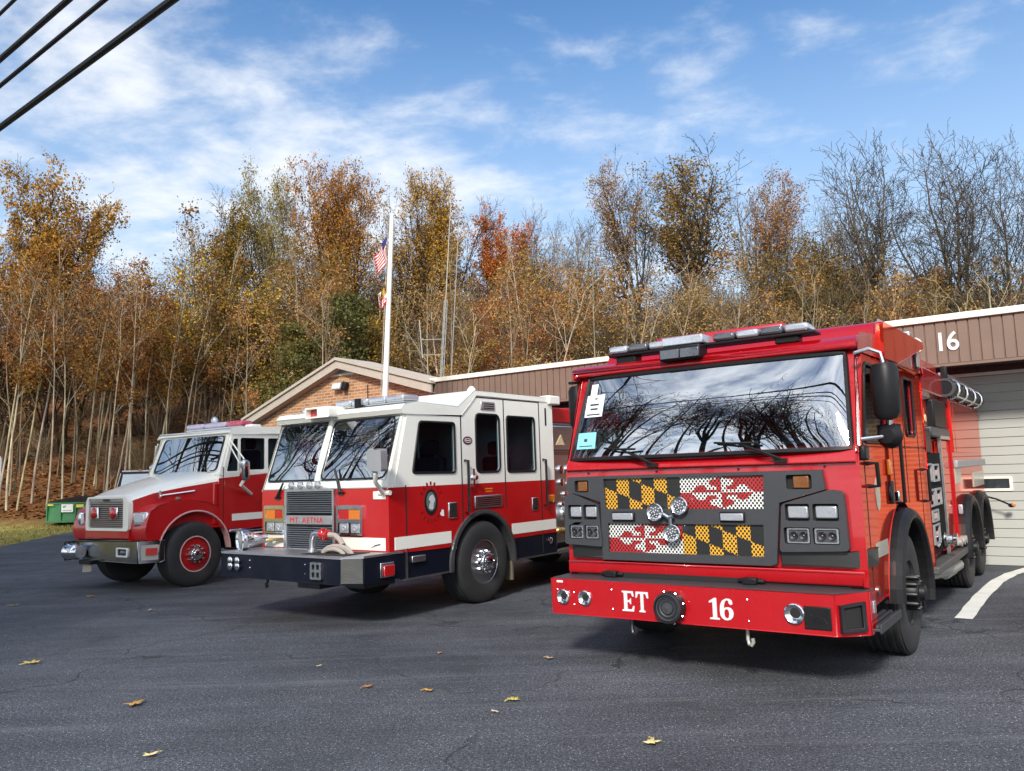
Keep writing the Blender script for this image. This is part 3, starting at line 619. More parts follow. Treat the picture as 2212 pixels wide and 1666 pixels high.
    MB().tube([(-1.0, 1.5, .52), (1.0, 1.5, .52)], .09, 10).box(-.25, .25, 1.25, 1.75, .33, .62).build('front_axle', DKMET, t)
    MB().tube([(-1.0, 5.95, .52), (1.0, 5.95, .52)], .12, 10).tube([(-1.0, 7.28, .52), (1.0, 7.28, .52)], .12, 10).build('rear_axle', DKMET, t)
    # bumper
    bp = [(-1.375, -.29), (1.125, -.29), (1.325, -.09), (1.325, .12), (-1.375, .12)]
    B = MB().prism(bp, 'z', .445, .752).build('bumper', RED, t, bevel=.006)
    MB().prism([(-1.365, -.275), (1.12, -.275), (1.31, -.085), (1.31, .12), (-1.365, .12)], 'z', .753, .764).build('gravel_guard', CHAR, B)
    MB().box(XL+.1, XR-.12, -.02, .35, .765, .80).build('bumper_well', DARK, B)
    for x in (-.86, .42): MB().box(x-.06, x+.06, -.12, .0, .765, .82).tube([(x-.11, -.06, .79), (x+.11, -.06, .79)], .02, 8).build('tow_shackle', BLACK, B, bevel=.01)
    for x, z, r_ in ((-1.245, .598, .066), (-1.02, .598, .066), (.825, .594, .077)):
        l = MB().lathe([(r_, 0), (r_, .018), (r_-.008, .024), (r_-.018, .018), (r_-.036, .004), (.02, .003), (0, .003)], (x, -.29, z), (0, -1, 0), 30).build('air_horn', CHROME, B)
        MB().lathe([(r_*.52, .004), (r_*.5, .008), (0, .009)], (x+.006, -.29, z+.006), (0, -1, 0), 16).build('horn_throat_shade', DARK, l)  # flat dark disc, painted shade in place of a hollow throat
    # siren speaker
    l = MB().lathe([(.128, 0), (.128, .09), (.122, .105), (.108, .108), (.10, .092)], (-.185, -.29, .578), (0, -1, 0), 36).build('siren_speaker', DKMET, B)
    MB().lathe([(.105, .088), (.10, .094), (.075, .086), (.07, .096), (.05, .088), (.045, .10), (.02, .10), (0, .104)], (-.185, -.29, .578), (0, -1, 0), 30).build('speaker_cone', CHAR, l)
    q = MB()
    for i in range(8):
        a = i*math.pi/4+.3; q.ball((-.185+.132*math.cos(a), -.345, .578+.132*math.sin(a)), .011, 8)
    q.build('speaker_bolt', CHROME, l)
    for ch, x0, wsc in (('E', -.648, .178), ('T', -.522, .178), ('1', .138, .172), ('6', .232, .185)):
        o_, hs_ = SERIF[ch]; zb = .513 if ch in 'ET' else .503
        MB().plate(o_, hs_, lambda a, b: (x0+a*wsc*(1 if ch != '6' else 1), -.2905, zb+b*.170), (0, -.006, 0)).build('bumper_lettering', SILV, B, smooth=False)
    q = MB()
    for x, z in ((-.75, .685), (-.745, .52), (.46, .675), (.465, .51), (-1.135, .64), (-1.135, .535), (-1.31, .66)): q.ball((x, -.290, z), .009, 8)
    q.build('rivet', ALU, B)
    MB().box(-1.315, -1.25, -.294, -.2895, .722, .740).build('bumper_tag', WVINYL, B)
    g = MB().box(.895, 1.095, -.302, -.2895, .488, .658).build('speaker_grille', BLACK, B, bevel=.006)
    q = MB()
    for i in range(5): q.tube([(.945+i*.022, -.305, .60-i*.004), (.975+i*.022, -.305, .55-i*.004)], .005, 5)
    for x in (.91, 1.08):
        for z in (.502, .645): q.ball((x, -.303, z), .007, 6)
    q.build('grille_slot', DKMET, g)
    # cube light on the chamfer: frame in chamfer coordinates
    cm = lambda a, b, d=0: (1.125+.2*a+d*.707, -.29+.2*a-d*.707, b)
    f = MB().plate([(.10, .475), (.82, .482), (.80, .69), (.09, .672)], [[(.20, .50), (.72, .505), (.70, .668), (.19, .652)]], lambda a, b: cm(a, b, .002), (.022, -.022, 0)).build('cube_light_frame', DKMET, B, bevel=.004)
    MB().plate([(.18, .485), (.74, .49), (.72, .68), (.17, .665)], [], lambda a, b: cm(a, b, .003), (.004, -.004, 0)).build('cube_light', DARK, f)
    MB().box(1.324, 1.334, .0, .07, .585, .675).build('side_lamp', LENS, B, bevel=.004)
    for x, mt_ in ((-.612, DKMET), (.415, GALV)):
        MB().tube([(x, -.2, .46), (x, -.2, .35), (x+.012, -.21, .315), (x+.035, -.22, .31), (x+.05, -.22, .335), (x+.045, -.22, .365)], .015, 8).build('tow_hook', mt_, B)
    # step and side box between bumper and wheel
    MB().prism([(.12, .60), (.12, .775), (.72, .775), (.72, .62)], 'x', .8, XR-.02).build('lower_side_panel', RED, t, bevel=.01)
    st = MB().box(XR-.08, XR+.07, -.02, .74, .455, .475)
    for x in (XR-.07, XR-.02, XR+.03): st.box(x, x+.028, -.02, .74, .475, .50)
    st.box(XR+.06, XR+.075, -.02, .74, .44, .51); st.build('step', CHAR, t, bevel=.004)
    MB().tube([(XR+.0, .30, .715), (XR+.012, .30, .715)], .035, 14).build('side_port', CHROME, t)
    MB().box(XR-.2, XR-.02, 2.35, 2.40, .26, .75).build('mud_flap', RUBBER, t)
    # pump house
    MB().box(-1.22, 1.20, 3.10, 5.05, .60, 2.93).build('pump_house', RED, t, bevel=.02)
    MB().box(1.19, 1.27, 3.02, 4.25, .68, 1.80).build('pump_panel', MATTE, t, bevel=.01)
    q = MB()
    for y, z, h in ((3.30, 1.58, .20), (3.78, 1.57, .20), (3.35, 1.30, .19), (3.82, 1.30, .19), (3.5, 1.10, .13), (3.5, .90, .22)):
        for (a0, a1, b0, b1) in ((y-.19, y+.19, z-h/2, z-h/2+.022), (y-.19, y+.19, z+h/2-.022, z+h/2), (y-.19, y-.155, z-h/2+.022, z+h/2-.022), (y+.155, y+.19, z-h/2+.022, z+h/2-.022)):
            q.box(1.27, 1.292, a0, a1, b0, b1)
    q.build('control_bezel', GREYP, t)
    q = MB()
    for y, z in ((3.30, 1.58), (3.78, 1.57), (3.82, 1.30), (3.35, 1.30), (3.5, 1.10), (3.5, .90)): q.box(1.27, 1.283, y-.12, y+.12, z-.035, z+.03)
    q.build('control_label', REDL, t)
    q = MB()
    for y, z in ((3.95, .80), ): q.lathe([(.075, 0), (.08, .03), (.055, .05), (.05, .11), (.07, .12), (.07, .16), (0, .16)], (1.26, y, z), (1, 0, 0), 16)
    q.build('hose_outlet', CHROME, t)
    MB().tube([(1.29, 3.06, 1.02), (1.29, 3.06, 1.78)], .016, 8).build('panel_rail', ALU, t)
    MB().box(1.19, 1.285, 2.98, 3.60, 1.80, 2.06).build('hose_tray', BLACK, t, bevel=.02)
    MB().box(1.15, 1.30, 3.62, 5.0, 1.98, 2.10).build('hose_tray', CHAR, t, bevel=.02)
    MB().box(1.0, 1.28, 4.05, 5.0, 2.10, 2.44).build('equipment_bin', BLACK, t, bevel=.02)
    MB().plate(ell(3.5, .79, .13, .03), [], lambda a, b: (1.271, a, b), (.02, 0, 0)).build('panel_lamp', LENS, t)
    MB().prism([(3.72, 2.10), (3.98, 2.10), (3.86, 2.32), (3.70, 2.32)], 'x', 1.12, 1.2).tube([(1.20, 3.83, 2.2), (1.22, 3.83, 2.2)], .05, 10).build('brass_nozzle', [TAN], t, bevel=.01)
    q = MB().box(1.255, 1.29, 4.26, 4.30, .58, 1.98).box(1.255, 1.30, 4.24, 4.98, 1.96, 2.0); q.build('panel_edge_trim', ALU, t)
    MB().box(1.20, 1.275, 4.30, 5.0, .62, 1.95).build('side_door', REDG, t, bevel=.01)
    MB().box(1.1, 1.36, 2.92, 5.30, .52, .60).build('running_board', TREAD, t, bevel=.012)
    q = MB()
    for y in (4.7, 4.95, 5.15): q.lathe([(.06, 0), (.065, .03), (.045, .05), (.05, .13), (0, .13)], (1.24, y, .70), (1, 0, 0), 14)
    q.tube([(1.1, 3.9, .40), (1.26, 4.3, .42), (1.26, 5.0, .40)], .07, 10).tube([(1.22, 4.2, .36), (1.22, 4.9, .34)], .05, 8); q.build('plumbing', GALV, t)
    # body
    prof = [(5.05, .62), (5.22, .62)] + [(y, z) for y, z in reversed(arc(5.95, .52, .70, 8, 172, 12))][0:] 
    body = [(5.05, .64), (5.27, .64)] + list(reversed(arc(5.95, .5, .68, 12, 168, 12))) + [(6.6, .62)] + list(reversed(arc(7.28, .5, .68, 12, 168, 12))) + [(8.0, .64), (8.25, .64), (8.25, 2.50), (5.05, 2.50)]
    MB().prism(body, 'x', XL+.03, XR-.005).sides(1).build('body', [RED, REDG], t, bevel=.015)
    MB().box(XR-.01, XR+.012, 5.35, 8.1, 1.80, 2.46).box(XR-.01, XR+.012, 5.12, 5.32, 1.80, 2.46).build('compartment_door', REDG, t, bevel=.006)
    MB().box(XR-.01, XR+.045, 5.08, 8.22, 1.60, 1.70).build('rub_rail', GREYP, t, bevel=.012)
    MB().box(XR-.005, XR+.006, 5.10, 5.62, 1.40, 1.59).box(XR-.005, XR+.006, 6.9, 8.2, 1.30, 1.52).build('reflective_band', REFL, t)
    MB().box(XR, XR+.05, 5.1, 5.16, 1.02, 1.14).build('side_marker', LENS, t, bevel=.01)
    MB().box(XL+.06, XR-.03, 3.1, 8.2, 2.501, 2.78).build('hose_bed_wall', RED, t, bevel=.015)
    MB().box(XR-.10, XR-.02, 5.1, 8.22, 2.78, 2.84).build('top_rail', ALU, t, bevel=.01)
    MB().box(-1.2, 1.2, 8.25, 8.38, .55, .66).build('tailboard', TREAD, t)
    MB().tube([(1.28, 8.2, 1.12), (1.45, 8.3, 1.06), (1.62, 8.33, .97)], .014, 6).ball((1.64, 8.33, .96), .05, 8, (1, 1, .7)).build('rear_marker_arm', BLACK, t)
    MB().ball((1.66, 8.33, .965), .045, 10, (1, 1, .7)).build('rear_marker_lamp', AMBER, t)
    # hard suction hoses in a rack on top
    for x, z in ((XR+.0, 2.62), ):
        hs_ = MB().tube([(x, 4.86, z), (x, 8.2, z)], .105, 20).build('suction_hose', BLACK, t)
        MB().lathe([(.112, -.02), (.118, 0), (.118, .05), (.09, .05), (.085, .035), (0, .035)], (x, 4.90, z), (0, -1, 0), 20).build('hose_cap', CHAR, hs_)
        q = MB()
        for y in (5.2, 6.0, 6.9, 7.7): q.tube([(x-.05, y, z-.13)]+[(x+.13*math.sin(a), y, z-.13*math.cos(a)) for a in np.linspace(0, math.pi*1.15, 9)], .015, 6)
        q.tube([(x+.1, 5.1, z-.10), (x+.1, 8.1, z-.10)], .012, 6); q.build('hose_rack', CHROME, hs_)
    q = MB().box(XR-.05, XR+.035, 2.72, 2.94, 2.68, 2.94); q.build('scene_light', BLACK, t, bevel=.015); MB().box(XR+.035, XR+.043, 2.74, 2.92, 2.70, 2.92).build('scene_light_lens', LENS, t)
    q = MB().box(XR-.14, XR-.02, 2.80, 2.92, 3.0, 3.10); q.tube([(XR-.1, 3.0, 3.0), (XR-.1, 3.0, 3.08)], .04, 8); q.build('roof_lamp', CHROME, t, bevel=.015)
    MB().box(XR-.04, XR+.03, 4.9, 5.02, 2.66, 2.90).build('scene_light', BLACK, t, bevel=.015)
    # wipers
    for a, b, c, d in (((-.42, 1.765), (-.88, 1.925), (-.55, 1.905), -.12), ((.72, 1.765), (.18, 1.925), (.56, 1.91), -.10)):
        mid = ((b[0]+c[0])/2, (b[1]+c[1])/2)
        MB().tube([(a[0], -.04, a[1]), ((a[0]*.6+mid[0]*.4), -.10, a[1]*.6+mid[1]*.4+.01), (mid[0], -.105, mid[1])], [.018, .012, .008], 6).tube([(b[0], -.075, b[1]), (mid[0], -.115, mid[1]-.006), (c[0], -.10, c[1])], .010, 5).box(a[0]-.05, a[0]+.05, -.055, -.02, a[1]-.025, a[1]+.01).build('wiper', BLACK, t)
    q = MB()
    for x in (-1.1, -.4, .35, 1.05): q.ball((x, -.012, 1.70), .01, 6)
    q.build('screw', DARK, t)
    return t
engine_right()
# ------------------------------------------------------------------ middle engine: white over red cab-over with divided windshield
GREYM = mat('mirror_shell_in_shade', (.34, .34, .35), .3, .4, .3)  # mirror shell greyed: the shade on its facing side put into the colour
def engine_middle():
    t = empty('fire_engine', (-2.493, 10.465, 0), -.635, 'white over red fire engine with split windshield and long dark blue front bumper', 'fire engine', 'fire engines on the apron')
    XL, XR = -1.20, 1.215; ZB = 1.60
    # red lower cab
    arch = arc(1.79, .53, .72, -2, 182, 18)
    prof = [(0, .82), (0, ZB), (3.58, ZB), (3.58, .80), (2.50, .80)] + [p for p in arch if p[1] > .80] + [(1.08, .80)]
    MB().prism(prof, 'x', XL, XR).build('lower_cab', REDO, t, bevel=.09, seg=3)
    # navy skirt
    MB().prism([(.22, .50), (.22, .80), (1.10, .80), (1.10, .50)], 'x', XL+.02, XR-.004).prism([(2.50, .50), (2.50, .80), (3.58, .80), (3.58, .50)], 'x', XL+.02, XR-.004).build('skirt', NAVY, t, bevel=.01)
    MB().box(XR-.03, XR+.012, .20, 1.10, .482, .502).box(XR-.03, XR+.012, 2.50, 3.60, .482, .502).build('skirt_trim', ALU, t)
    # white stripe wraps front corner
    s = MB().box(XR-.02, XR+.004, .10, 1.12, .855, 1.005).box(XR-.02, XR+.004, 2.44, 3.575, .855, 1.005)
    s.build('side_stripe', WHITE, t)
    s = MB().box(.345, XR-.09, -.004, .02, .855, 1.005).box(XL+.06, -.70, -.004, .02, .85, 1.01); s.build('front_stripe', WHITE, t)
    MB().prism([(XR-.095, -.004), (XR-.06, .0), (XR-.02, .035), (XR+.004, .10), (XR-.02, .11), (XR-.1, .02)], 'z', .855, 1.005).build('corner_stripe', WHITE, t)
    MB().plate([(.98, .905), (1.08, .925), (1.06, .935), (.96, .915)], [], lambda a, b: (a, -.0075, b), (0, .003, 0)).plate([(.90, .885), (.985, .90), (.96, .905)], [], lambda a, b: (a, -.0075, b), (0, .003, 0)).build('scraped_paint', INK, t)
    # white upper cab
    k = .30/(2.50-1.70); fm = lambda a, b: (a, .012+(b-1.60)*k*.92, b)
    hL = rpoly([(-1.135, 1.715), (-.155, 1.715), (-.155, 2.47), (-1.10, 2.47)], .06); hR = rpoly([(-.06, 1.715), (1.12, 1.715), (1.075, 2.47), (-.06, 2.47)], .10)
    MB().plate([(XL+.01, 1.60), (XR-.01, 1.60), (XR-.03, 2.56), (XL+.03, 2.56)], [hL, hR], fm, (0, .06, 0)).build('windshield_frame', WHITE, t, bevel=.02)
    for hh in (hL, hR):
        x0 = min(p[0] for p in hh)-.015; x1 = max(p[0] for p in hh)+.015
        g = MB().grid(lambda u, v: (x0+(x1-x0)*u+(.0 if x0 < -.5 else 0), fm(0, 1.70+.785*v)[1]-.012-.03*math.sin(math.pi*u)*math.sin(math.pi*v), 1.70+.785*v), 14, 8).build('windshield', GLASSM, t)
        MB().tube([tuple(Vector(fm(*p))-Vector((0, .004, 0))) for p in hh], .018, 6, closed=True).build('windshield_seal', BLACK, t)
    MB().tube([fm(-.107, 1.70), tuple(Vector(fm(-.107, 2.1))-Vector((0, .02, 0))), fm(-.107, 2.52)], .05, 8).build('center_post', WHITE, t)
    def side(sx, sgn):
        out = [(.10, 1.60), (3.58, 1.60), (3.58, 2.84), (1.60, 2.84), (1.36, 2.56), (.36, 2.56)]
        w1 = rpoly([(.42, 1.765), (1.235, 1.755), (1.235, 2.41), (.56, 2.41)], .05); w2 = rrect(1.68, 1.75, 2.21, 2.55, .08); w3 = rrect(2.385, 1.74, 3.08, 2.54, .05)
        MB().plate(out, [w1, w2, w3], lambda a, b: (sx, a, b), (.05, 0, 0)).build('side_panel', WHITE, t, bevel=.012)
        gk = MB(); xo = sx+(.05 if sgn > 0 else 0)
        for w in (w1, w2, w3):
            ys = [p[0] for p in w]; zs = [p[1] for p in w]
            MB().plate(rpoly([(p[0]+(.01 if p[0] > sum(ys)/len(ys) else -.01), p[1]+(.01 if p[1] > sum(zs)/len(zs) else -.01)) for p in w], .005, 1), [], lambda a, b: (sx+.02, a, b), (.006, 0, 0)).build('side_window', GLASS, t)
            gk.tube([(xo, a, b) for a, b in w], .016, 6, closed=True)
        gk.build('window_seal', BLACK, t)
    side(XR-.05, 1); side(XL, -1)
    MB().box(XL+.05, XR-.05, 3.52, 3.578, 1.605, 2.84).build('cab_rear_wall', WHITE, t)
    MB().box(XL+.06, XR-.06, .45, 3.5, 1.605, 1.625).build('cab_floor', DARK, t)
    MB().box(XL+.06, XR-.06, .12, .55, 1.605, 1.70).build('dashboard', BLACK, t, bevel=.03)
    for x in (-.7, .7): seat(t, x, .85, 1.26)
    seat(t, .7, 2.3, 1.26); seat(t, -.7, 2.3, 1.26); steering(t, .70, .62, 1.80)
    # roof: low brow, slope and raised crew roof
    roof = [(.27, 2.50), (.235, 2.56), (.30, 2.625), (.50, 2.655), (1.30, 2.63), (1.66, 2.87), (3.62, 2.87), (3.62, 2.80), (1.70, 2.80), (1.38, 2.52), (.5, 2.50)]
    MB().prism(roof, 'x', XL-.01, XR+.012).build('roof', WHITE, t, bevel=.03, seg=3)
    MB().box(.35, XR+.05, 3.45, 3.75, 2.76, 2.90).build('roof_vent', WHITE, t, bevel=.02)
    dg = MB()
    for y0, z0, z1 in ((.285, .50, 1.62), (1.355, 1.0, 2.52), (2.31, 1.25, 2.78), (3.20, .52, 2.80)): dg.box(XR-.02, XR+.0035, y0, y0+.018, z0, z1)
    dg.box(XR-.02, XR+.0035, .40, 1.37, 2.497, 2.512); dg.prism([(1.365, 2.50), (1.385, 2.495), (1.68, 2.772), (1.67, 2.785)], 'x', XR-.02, XR+.0035).box(XR-.02, XR+.0035, 1.67, 3.22, 2.772, 2.787); dg.build('door_gap', DARK, t)
    dg = MB().box(XR-.02, XR+.012, .278, .298, .50, .86); dg.build('door_trim', ALU, t)
    MB().box(XR-.02, XR+.004, 3.37, 3.41, 2.43, 2.70).build('pillar_slot', DARK, t)
    q = MB().box(XR-.01, XR+.015, 1.80, 2.11, 2.61, 2.725); v = q.build('cab_vent', ALU, t, bevel=.008)
    MB().box(XR+.013, XR+.018, 1.86, 2.09, 2.625, 2.64).box(XR+.013, XR+.018, 1.86, 2.09, 2.655, 2.67).box(XR+.013, XR+.018, 1.86, 2.09, 2.685, 2.70).build('vent_slot', DARK, v)
    q = MB().box(XR-.01, XR+.02, 1.61, 2.22, 1.265, 1.435); v = q.build('fender_vent', ALU, t, bevel=.012)
    q = MB()
    for i in range(5): q.box(XR+.018, XR+.024, 1.66, 2.17, 1.288+i*.026, 1.302+i*.026)
    q.build('vent_slot', DARK, v)
    o = MB().plate(ell(1.50, 2.18, .095, .055), [], lambda a, b: (XR, a, b), (.006, 0, 0)).build('oval_badge', mat('maroon_badge', (.10, .012, .012), .4), t); MB().plate(ell(1.50, 2.18, .07, .033), [ell(1.50, 2.18, .058, .022)], lambda a, b: (XR+.006, a, b), (.003, 0, 0)).box(XR+.006, XR+.009, 1.455, 1.545, 2.172, 2.188).build('badge_ring', SILV, o)
    # door seal: dark oval with a pale shield shape, faint red ring of lettering around
    o = MB().plate(ell(.745, 1.395, .125, .165), [], lambda a, b: (XR, a, b), (.004, 0, 0)).build('door_seal', KVINYL, t)
    MB().plate(ell(.745, 1.40, .085, .12), [], lambda a, b: (XR+.004, a, b), (.002, 0, 0)).build('seal_field', mat('teal_field', (.10, .16, .15), .5), o)
    MB().plate(rpoly([(.70, 1.31), (.78, 1.30), (.79, 1.38), (.82, 1.42), (.78, 1.49), (.72, 1.47), (.70, 1.42), (.74, 1.40), (.71, 1.36)], .02), [], lambda a, b: (XR+.006, a, b), (.002, 0, 0)).build('seal_figure', SILV, o)
    q = MB()
    for i in range(18):
        a = 2*math.pi*(i+.5)/18
        if abs(math.cos(a)) > .93: continue
        q.cbox((XR+.002, .745+.20*math.cos(a), 1.395+.235*math.sin(a)), (.004, .028, .045), (a-math.pi/2, 0, 0))
    q.build('seal_lettering', mat('maroon_letter', (.20, .008, .01), .4), t)
    MB().plate(rpoly([(.92, 1.22), (.99, 1.20), (.98, 1.29), (.93, 1.285)], .015), [], lambda a, b: (XR, a, b), (.004, 0, 0)).build('small_sticker', PAPER, t)
    for y0, y1, z1 in ((1.07, 1.24, 1.375), (2.95, 3.09, 1.355)):
        h = MB().box(XR-.01, XR+.02, y0, y1, 1.165, z1).build('door_handle', CHROME, t, bevel=.012); MB().box(XR+.018, XR+.024, y0+.03, y1-.03, 1.20, z1-.03).build('handle_recess', DARK, h)
    for y0, y1 in ((1.40, 1.45), (3.24, 3.30)):
        MB().tube([(XR, y1-.02, 1.91), (XR+.07, y0+.02, 1.91), (XR+.07, y0+.02, 1.23), (XR, y1-.02, 1.23)], .019, 8).build('grab_rail', DKMET, t)
    MB().lathe([(.04, 0), (.05, .03), (.03, .05), (.03, .10), (0, .10)], (XR, 1.56, 1.68), (1, 0, 0), 12).box(XR, XR+.05, 1.54, 1.58, 1.55, 1.80).build('hose_hook', CHROME, t)
    MB().box(XR, XR+.03, 3.37, 3.54, 1.265, 1.375).build('side_marker', AMBER, t, bevel=.015)
    MB().lathe([(.05, 0), (.05, .02), (.035, .03), (0, .04)], (XR-.004, 3.40, .69), (1, 0, 0), 16).build('fill_cap', CHROME, t)
    q = MB().box(XR, XR+.003, 1.85, 2.02, 1.515, 1.527).box(XR, XR+.003, 1.86, 2.01, 1.48, 1.49); q.build('model_lettering', GOLD, t)
    MB().box(XR-.01, XR+.03, .36, .60, .68, .76).build('step_plate', ALU, t, bevel=.01)
    # grille
    q = MB().plate([(-.685, .835), (.30, .835), (.30, 1.60), (-.665, 1.60)], [[(-.63, .85), (.265, .85), (.265, 1.575), (-.625, 1.575)]], lambda a, b: (a, -.05, b), (0, .06, 0)); G = q.build('grille', ALU, t, bevel=.008)
    q = MB(); 
    for i in range(26):
        z = .862+i*.0275
        if 1.145 < z < 1.275: continue
        q.prism([(-.045, z), (-.03, z+.013), (-.01, z+.013), (-.01, z)], 'x', -.63, .265)
    q.build('grille_bar', ALU, G); MB().box(-.635, .27, -.008, .0, .845, 1.58).build('grille_back', DARK, G)
    pl = MB().box(-.63, .27, -.058, -.03, 1.155, 1.268).build('name_plate', GREYP, G, bevel=.006)
    tm = textmb('MT. AETNA', .105, lambda a, b: (-.545+a*1.12, -.0585, 1.175+b), (0, -.004, 0), 1.12); tm.build('plate_lettering', mat('red_letter', (.55, .02, .015), .4), pl, smooth=False)
    q = MB()
    for x in (-.50, -.32, -.14, .02): q.lathe([(.028, 0), (.046, .02), (.05, .05), (.04, .058), (0, .062)], (x, -.03, 1.655), (0, -1, 0), 18)
    q.build('grille_lamp', LENS, t); MB().box(-.58, .12, -.07, .0, 1.60, 1.625).build('lamp_shelf', ALU, t)
    # headlamp clusters
    for x0, x1, fl in ((-1.12, -.69, True), (.335, .79, False)):
        H = MB().plate(rrect(x0, 1.03, x1, 1.395, .02, 3), [rrect(x0+.03, 1.225, x1-.03, 1.345, .01, 2), rrect(x0+.03, 1.05, x1-.03, 1.18, .01, 2)], lambda a, b: (a, -.04, b), (0, .05, 0)).build('headlamp_bezel', CHROME, t, bevel=.008)
        xm = (x0+x1)/2; A, B_ = ((x0+.03, xm+.01), (xm+.01, x1-.03)) if fl else ((xm-.01, x1-.03), (x0+.03, xm-.01))
        MB().box(A[0], A[1], -.03, .005, 1.225, 1.345).build('turn_lamp', AMBER, H); MB().box(B_[0], B_[1], -.03, .005, 1.225, 1.345).build('warning_lamp', REDL, H)
        MB().box(x0+.03, x1-.03, -.015, .004, 1.05, 1.18).build('lamp_backing', DKMET, H)
        for a in (x0+.125, x1-.125):
            MB().box(a-.08, a+.08, -.032, -.014, 1.055, 1.175).lathe([(.05, .0), (.03, .012), (.0, .006)], (a, -.032, 1.115), (0, -1, 0), 16).build('headlamp', LENS, H, bevel=.008)
    # bumper
    bp = [(-1.22, -.617), (1.055, -.617), (1.235, -.43), (1.235, .20), (-1.22, .20)]
    B = MB().prism(bp, 'z', .525, .815).build('bumper', NAVY, t, bevel=.008)
    MB().prism([(-1.225, -.622), (1.057, -.622), (1.24, -.432), (1.24, .20), (-1.225, .20)], 'z', .8155, .838).build('bumper_deck', DECK, B, bevel=.004)
    MB().plate([(.0, .545), (1., .535), (1., .812), (.0, .812)], [], lambda a, b: (1.06+.17*a+.003, -.615+.177*a-.004, b), (.004, -.004, 0)).build('tread_corner', TREAD, B)
    for x in (-.975, -.83):
        q = MB()
        for z in (.665, .735): q.lathe([(.035, 0), (.046, .02), (.05, .045), (.042, .055), (0, .06)], (x, -.617, z), (0, -1, 0), 18)
        q.build('horn', CHROME, B)
    q = MB()
    for x, z in ((-.62, .745), (-.62, .655), (.44, .735), (.44, .63)): q.ball((x, -.618, z), .012, 8)
    q.build('rivet', CHROME, B)
    q = MB().plate(rrect(.585, .578, .775, .772, .012, 2), [rrect(.615, .69, .665, .75, .01, 2), rrect(.695, .69, .745, .75, .01, 2), rrect(.615, .60, .665, .66, .01, 2), rrect(.695, .60, .745, .66, .01, 2)], lambda a, b: (a, -.665, b), (0, .046, 0)); q.build('receptacle', ALU, B, bevel=.004)
    MB().tube([(-.34, -.55, .54), (-.34, -.56, .49), (-.36, -.57, .455), (-.335, -.58, .435), (-.31, -.58, .445)], .018, 7).build('tow_hook', BLACK, B)
    l = MB().box(1.236, 1.262, -.19, .03, .565, .735).build('corner_lamp_bezel', CHROME, B, bevel=.008); MB().box(1.262, 1.285, -.15, .025, .575, .705).build('corner_lamp', REDL, l, bevel=.012)
    MB().box(.9, 1.2, -.40, .1, .47, .525).box(.1, .5, -.45, .1, .43, .525).build('bumper_bracket', DKMET, B)
    # siren horn on deck
    h = MB().lathe([(.14, 0), (.155, .015), (.15, .03), (.125, .03), (.115, -.0)], (-1.08, -.42, .965), (-.3, -.95, .0), 30)
    h.lathe([(.13, 0), (.13, .06), (.09, .16), (.06, .25), (.055, .34), (.0, .34)], (-1.08, -.42, .965), (.3, .95, 0), 24); H = h.build('siren', CHROME, B)
    MB().lathe([(.125, .005), (.08, .012), (.04, .03), (0, .035)], (-1.08, -.42, .965), (-.3, -.95, 0), 24).build('siren_mesh', GREYP, H)
    MB().tube([(-.98, -.15, .95), (-.85, -.06, .95), (-.72, -.03, .955)], .02, 8).build('horn_pipe', BRASS, B)
    # discharge valve with red coupling
    v = MB().tube([(.10, -.22, .83), (.10, -.22, .98), (.13, -.22, 1.05), (.19, -.22, 1.07), (.26, -.22, 1.06)], .042, 10).lathe([(.065, 0), (.065, .03), (.05, .03)], (.10, -.22, .84), (0, 0, 1), 14).build('discharge_pipe', ALU, B)
    q = MB().lathe([(.06, 0), (.072, .02), (.072, .06), (.06, .075), (.066, .09), (.066, .13), (.05, .14)], (.26, -.22, 1.06), (1, 0, -.1), 14)
    for i in range(3):
        a = i*2.1; q.ball((.34, -.22+.075*math.cos(a), 1.055+.075*math.sin(a)), .016, 8)
    q.build('red_coupling', REDL, v)
    # hose folded in the deck well
    q = MB()
    for k_, (r_, dy) in enumerate(((.20, 0), (.24, .04), (.275, .02), (.15, .02))):
        pts = [(.62+r_*math.cos(a), -.34+dy+.02*k_, .80+.46*r_*math.sin(a)) for a in np.linspace(.05, math.pi-.05, 14)]
        q.tube(pts, .024, 8)
    q.tube([(.40, -.22, 1.05), (.50, -.2, 1.04), (.58, -.2, .99), (.66, -.22, .93)], .032, 8); q.build('hose', HOSE, B)
    MB().box(.25, 1.0, -.52, -.10, .838, .845).build('hose_well', DARK, B)
    # mirrors
    for s, X_ in ((1, 1.215), ):
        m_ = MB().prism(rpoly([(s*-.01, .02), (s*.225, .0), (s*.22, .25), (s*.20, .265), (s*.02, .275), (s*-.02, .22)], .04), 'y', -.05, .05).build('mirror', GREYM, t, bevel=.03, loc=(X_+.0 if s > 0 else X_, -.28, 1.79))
        MB().box(min(s*.02, s*.20), max(s*.02, s*.20), .051, .056, .03, .24).build('mirror_glass', CHROME, m_)
        MB().tube([(s*.08, 0, -.01), (s*.02, .05, -.12), (s*-.07, .26, -.25)], .028, 8).tube([(s*-.15, .27, -.25), (s*.04, .27, -.25)], .03, 8).build('mirror_arm', WHITE, m_)
    MB().box(.96, 1.17, -.012, .02, 1.46, 1.56).build('mirror_bracket', WHITE, t, bevel=.01)
    # wipers
    for a, b in (((-.73, 1.69), (-.85, 1.50)), ((.23, 1.86), (.40, 1.55))):
        MB().tube([(b[0], -.03, b[1]), (a[0], -.02 if a[1] < 1.8 else .035, a[1])], [.022, .012], 6).box(b[0]-.05, b[0]+.05, -.03, .0, b[1]-.02, b[1]+.01).build('wiper', BLACK, t)
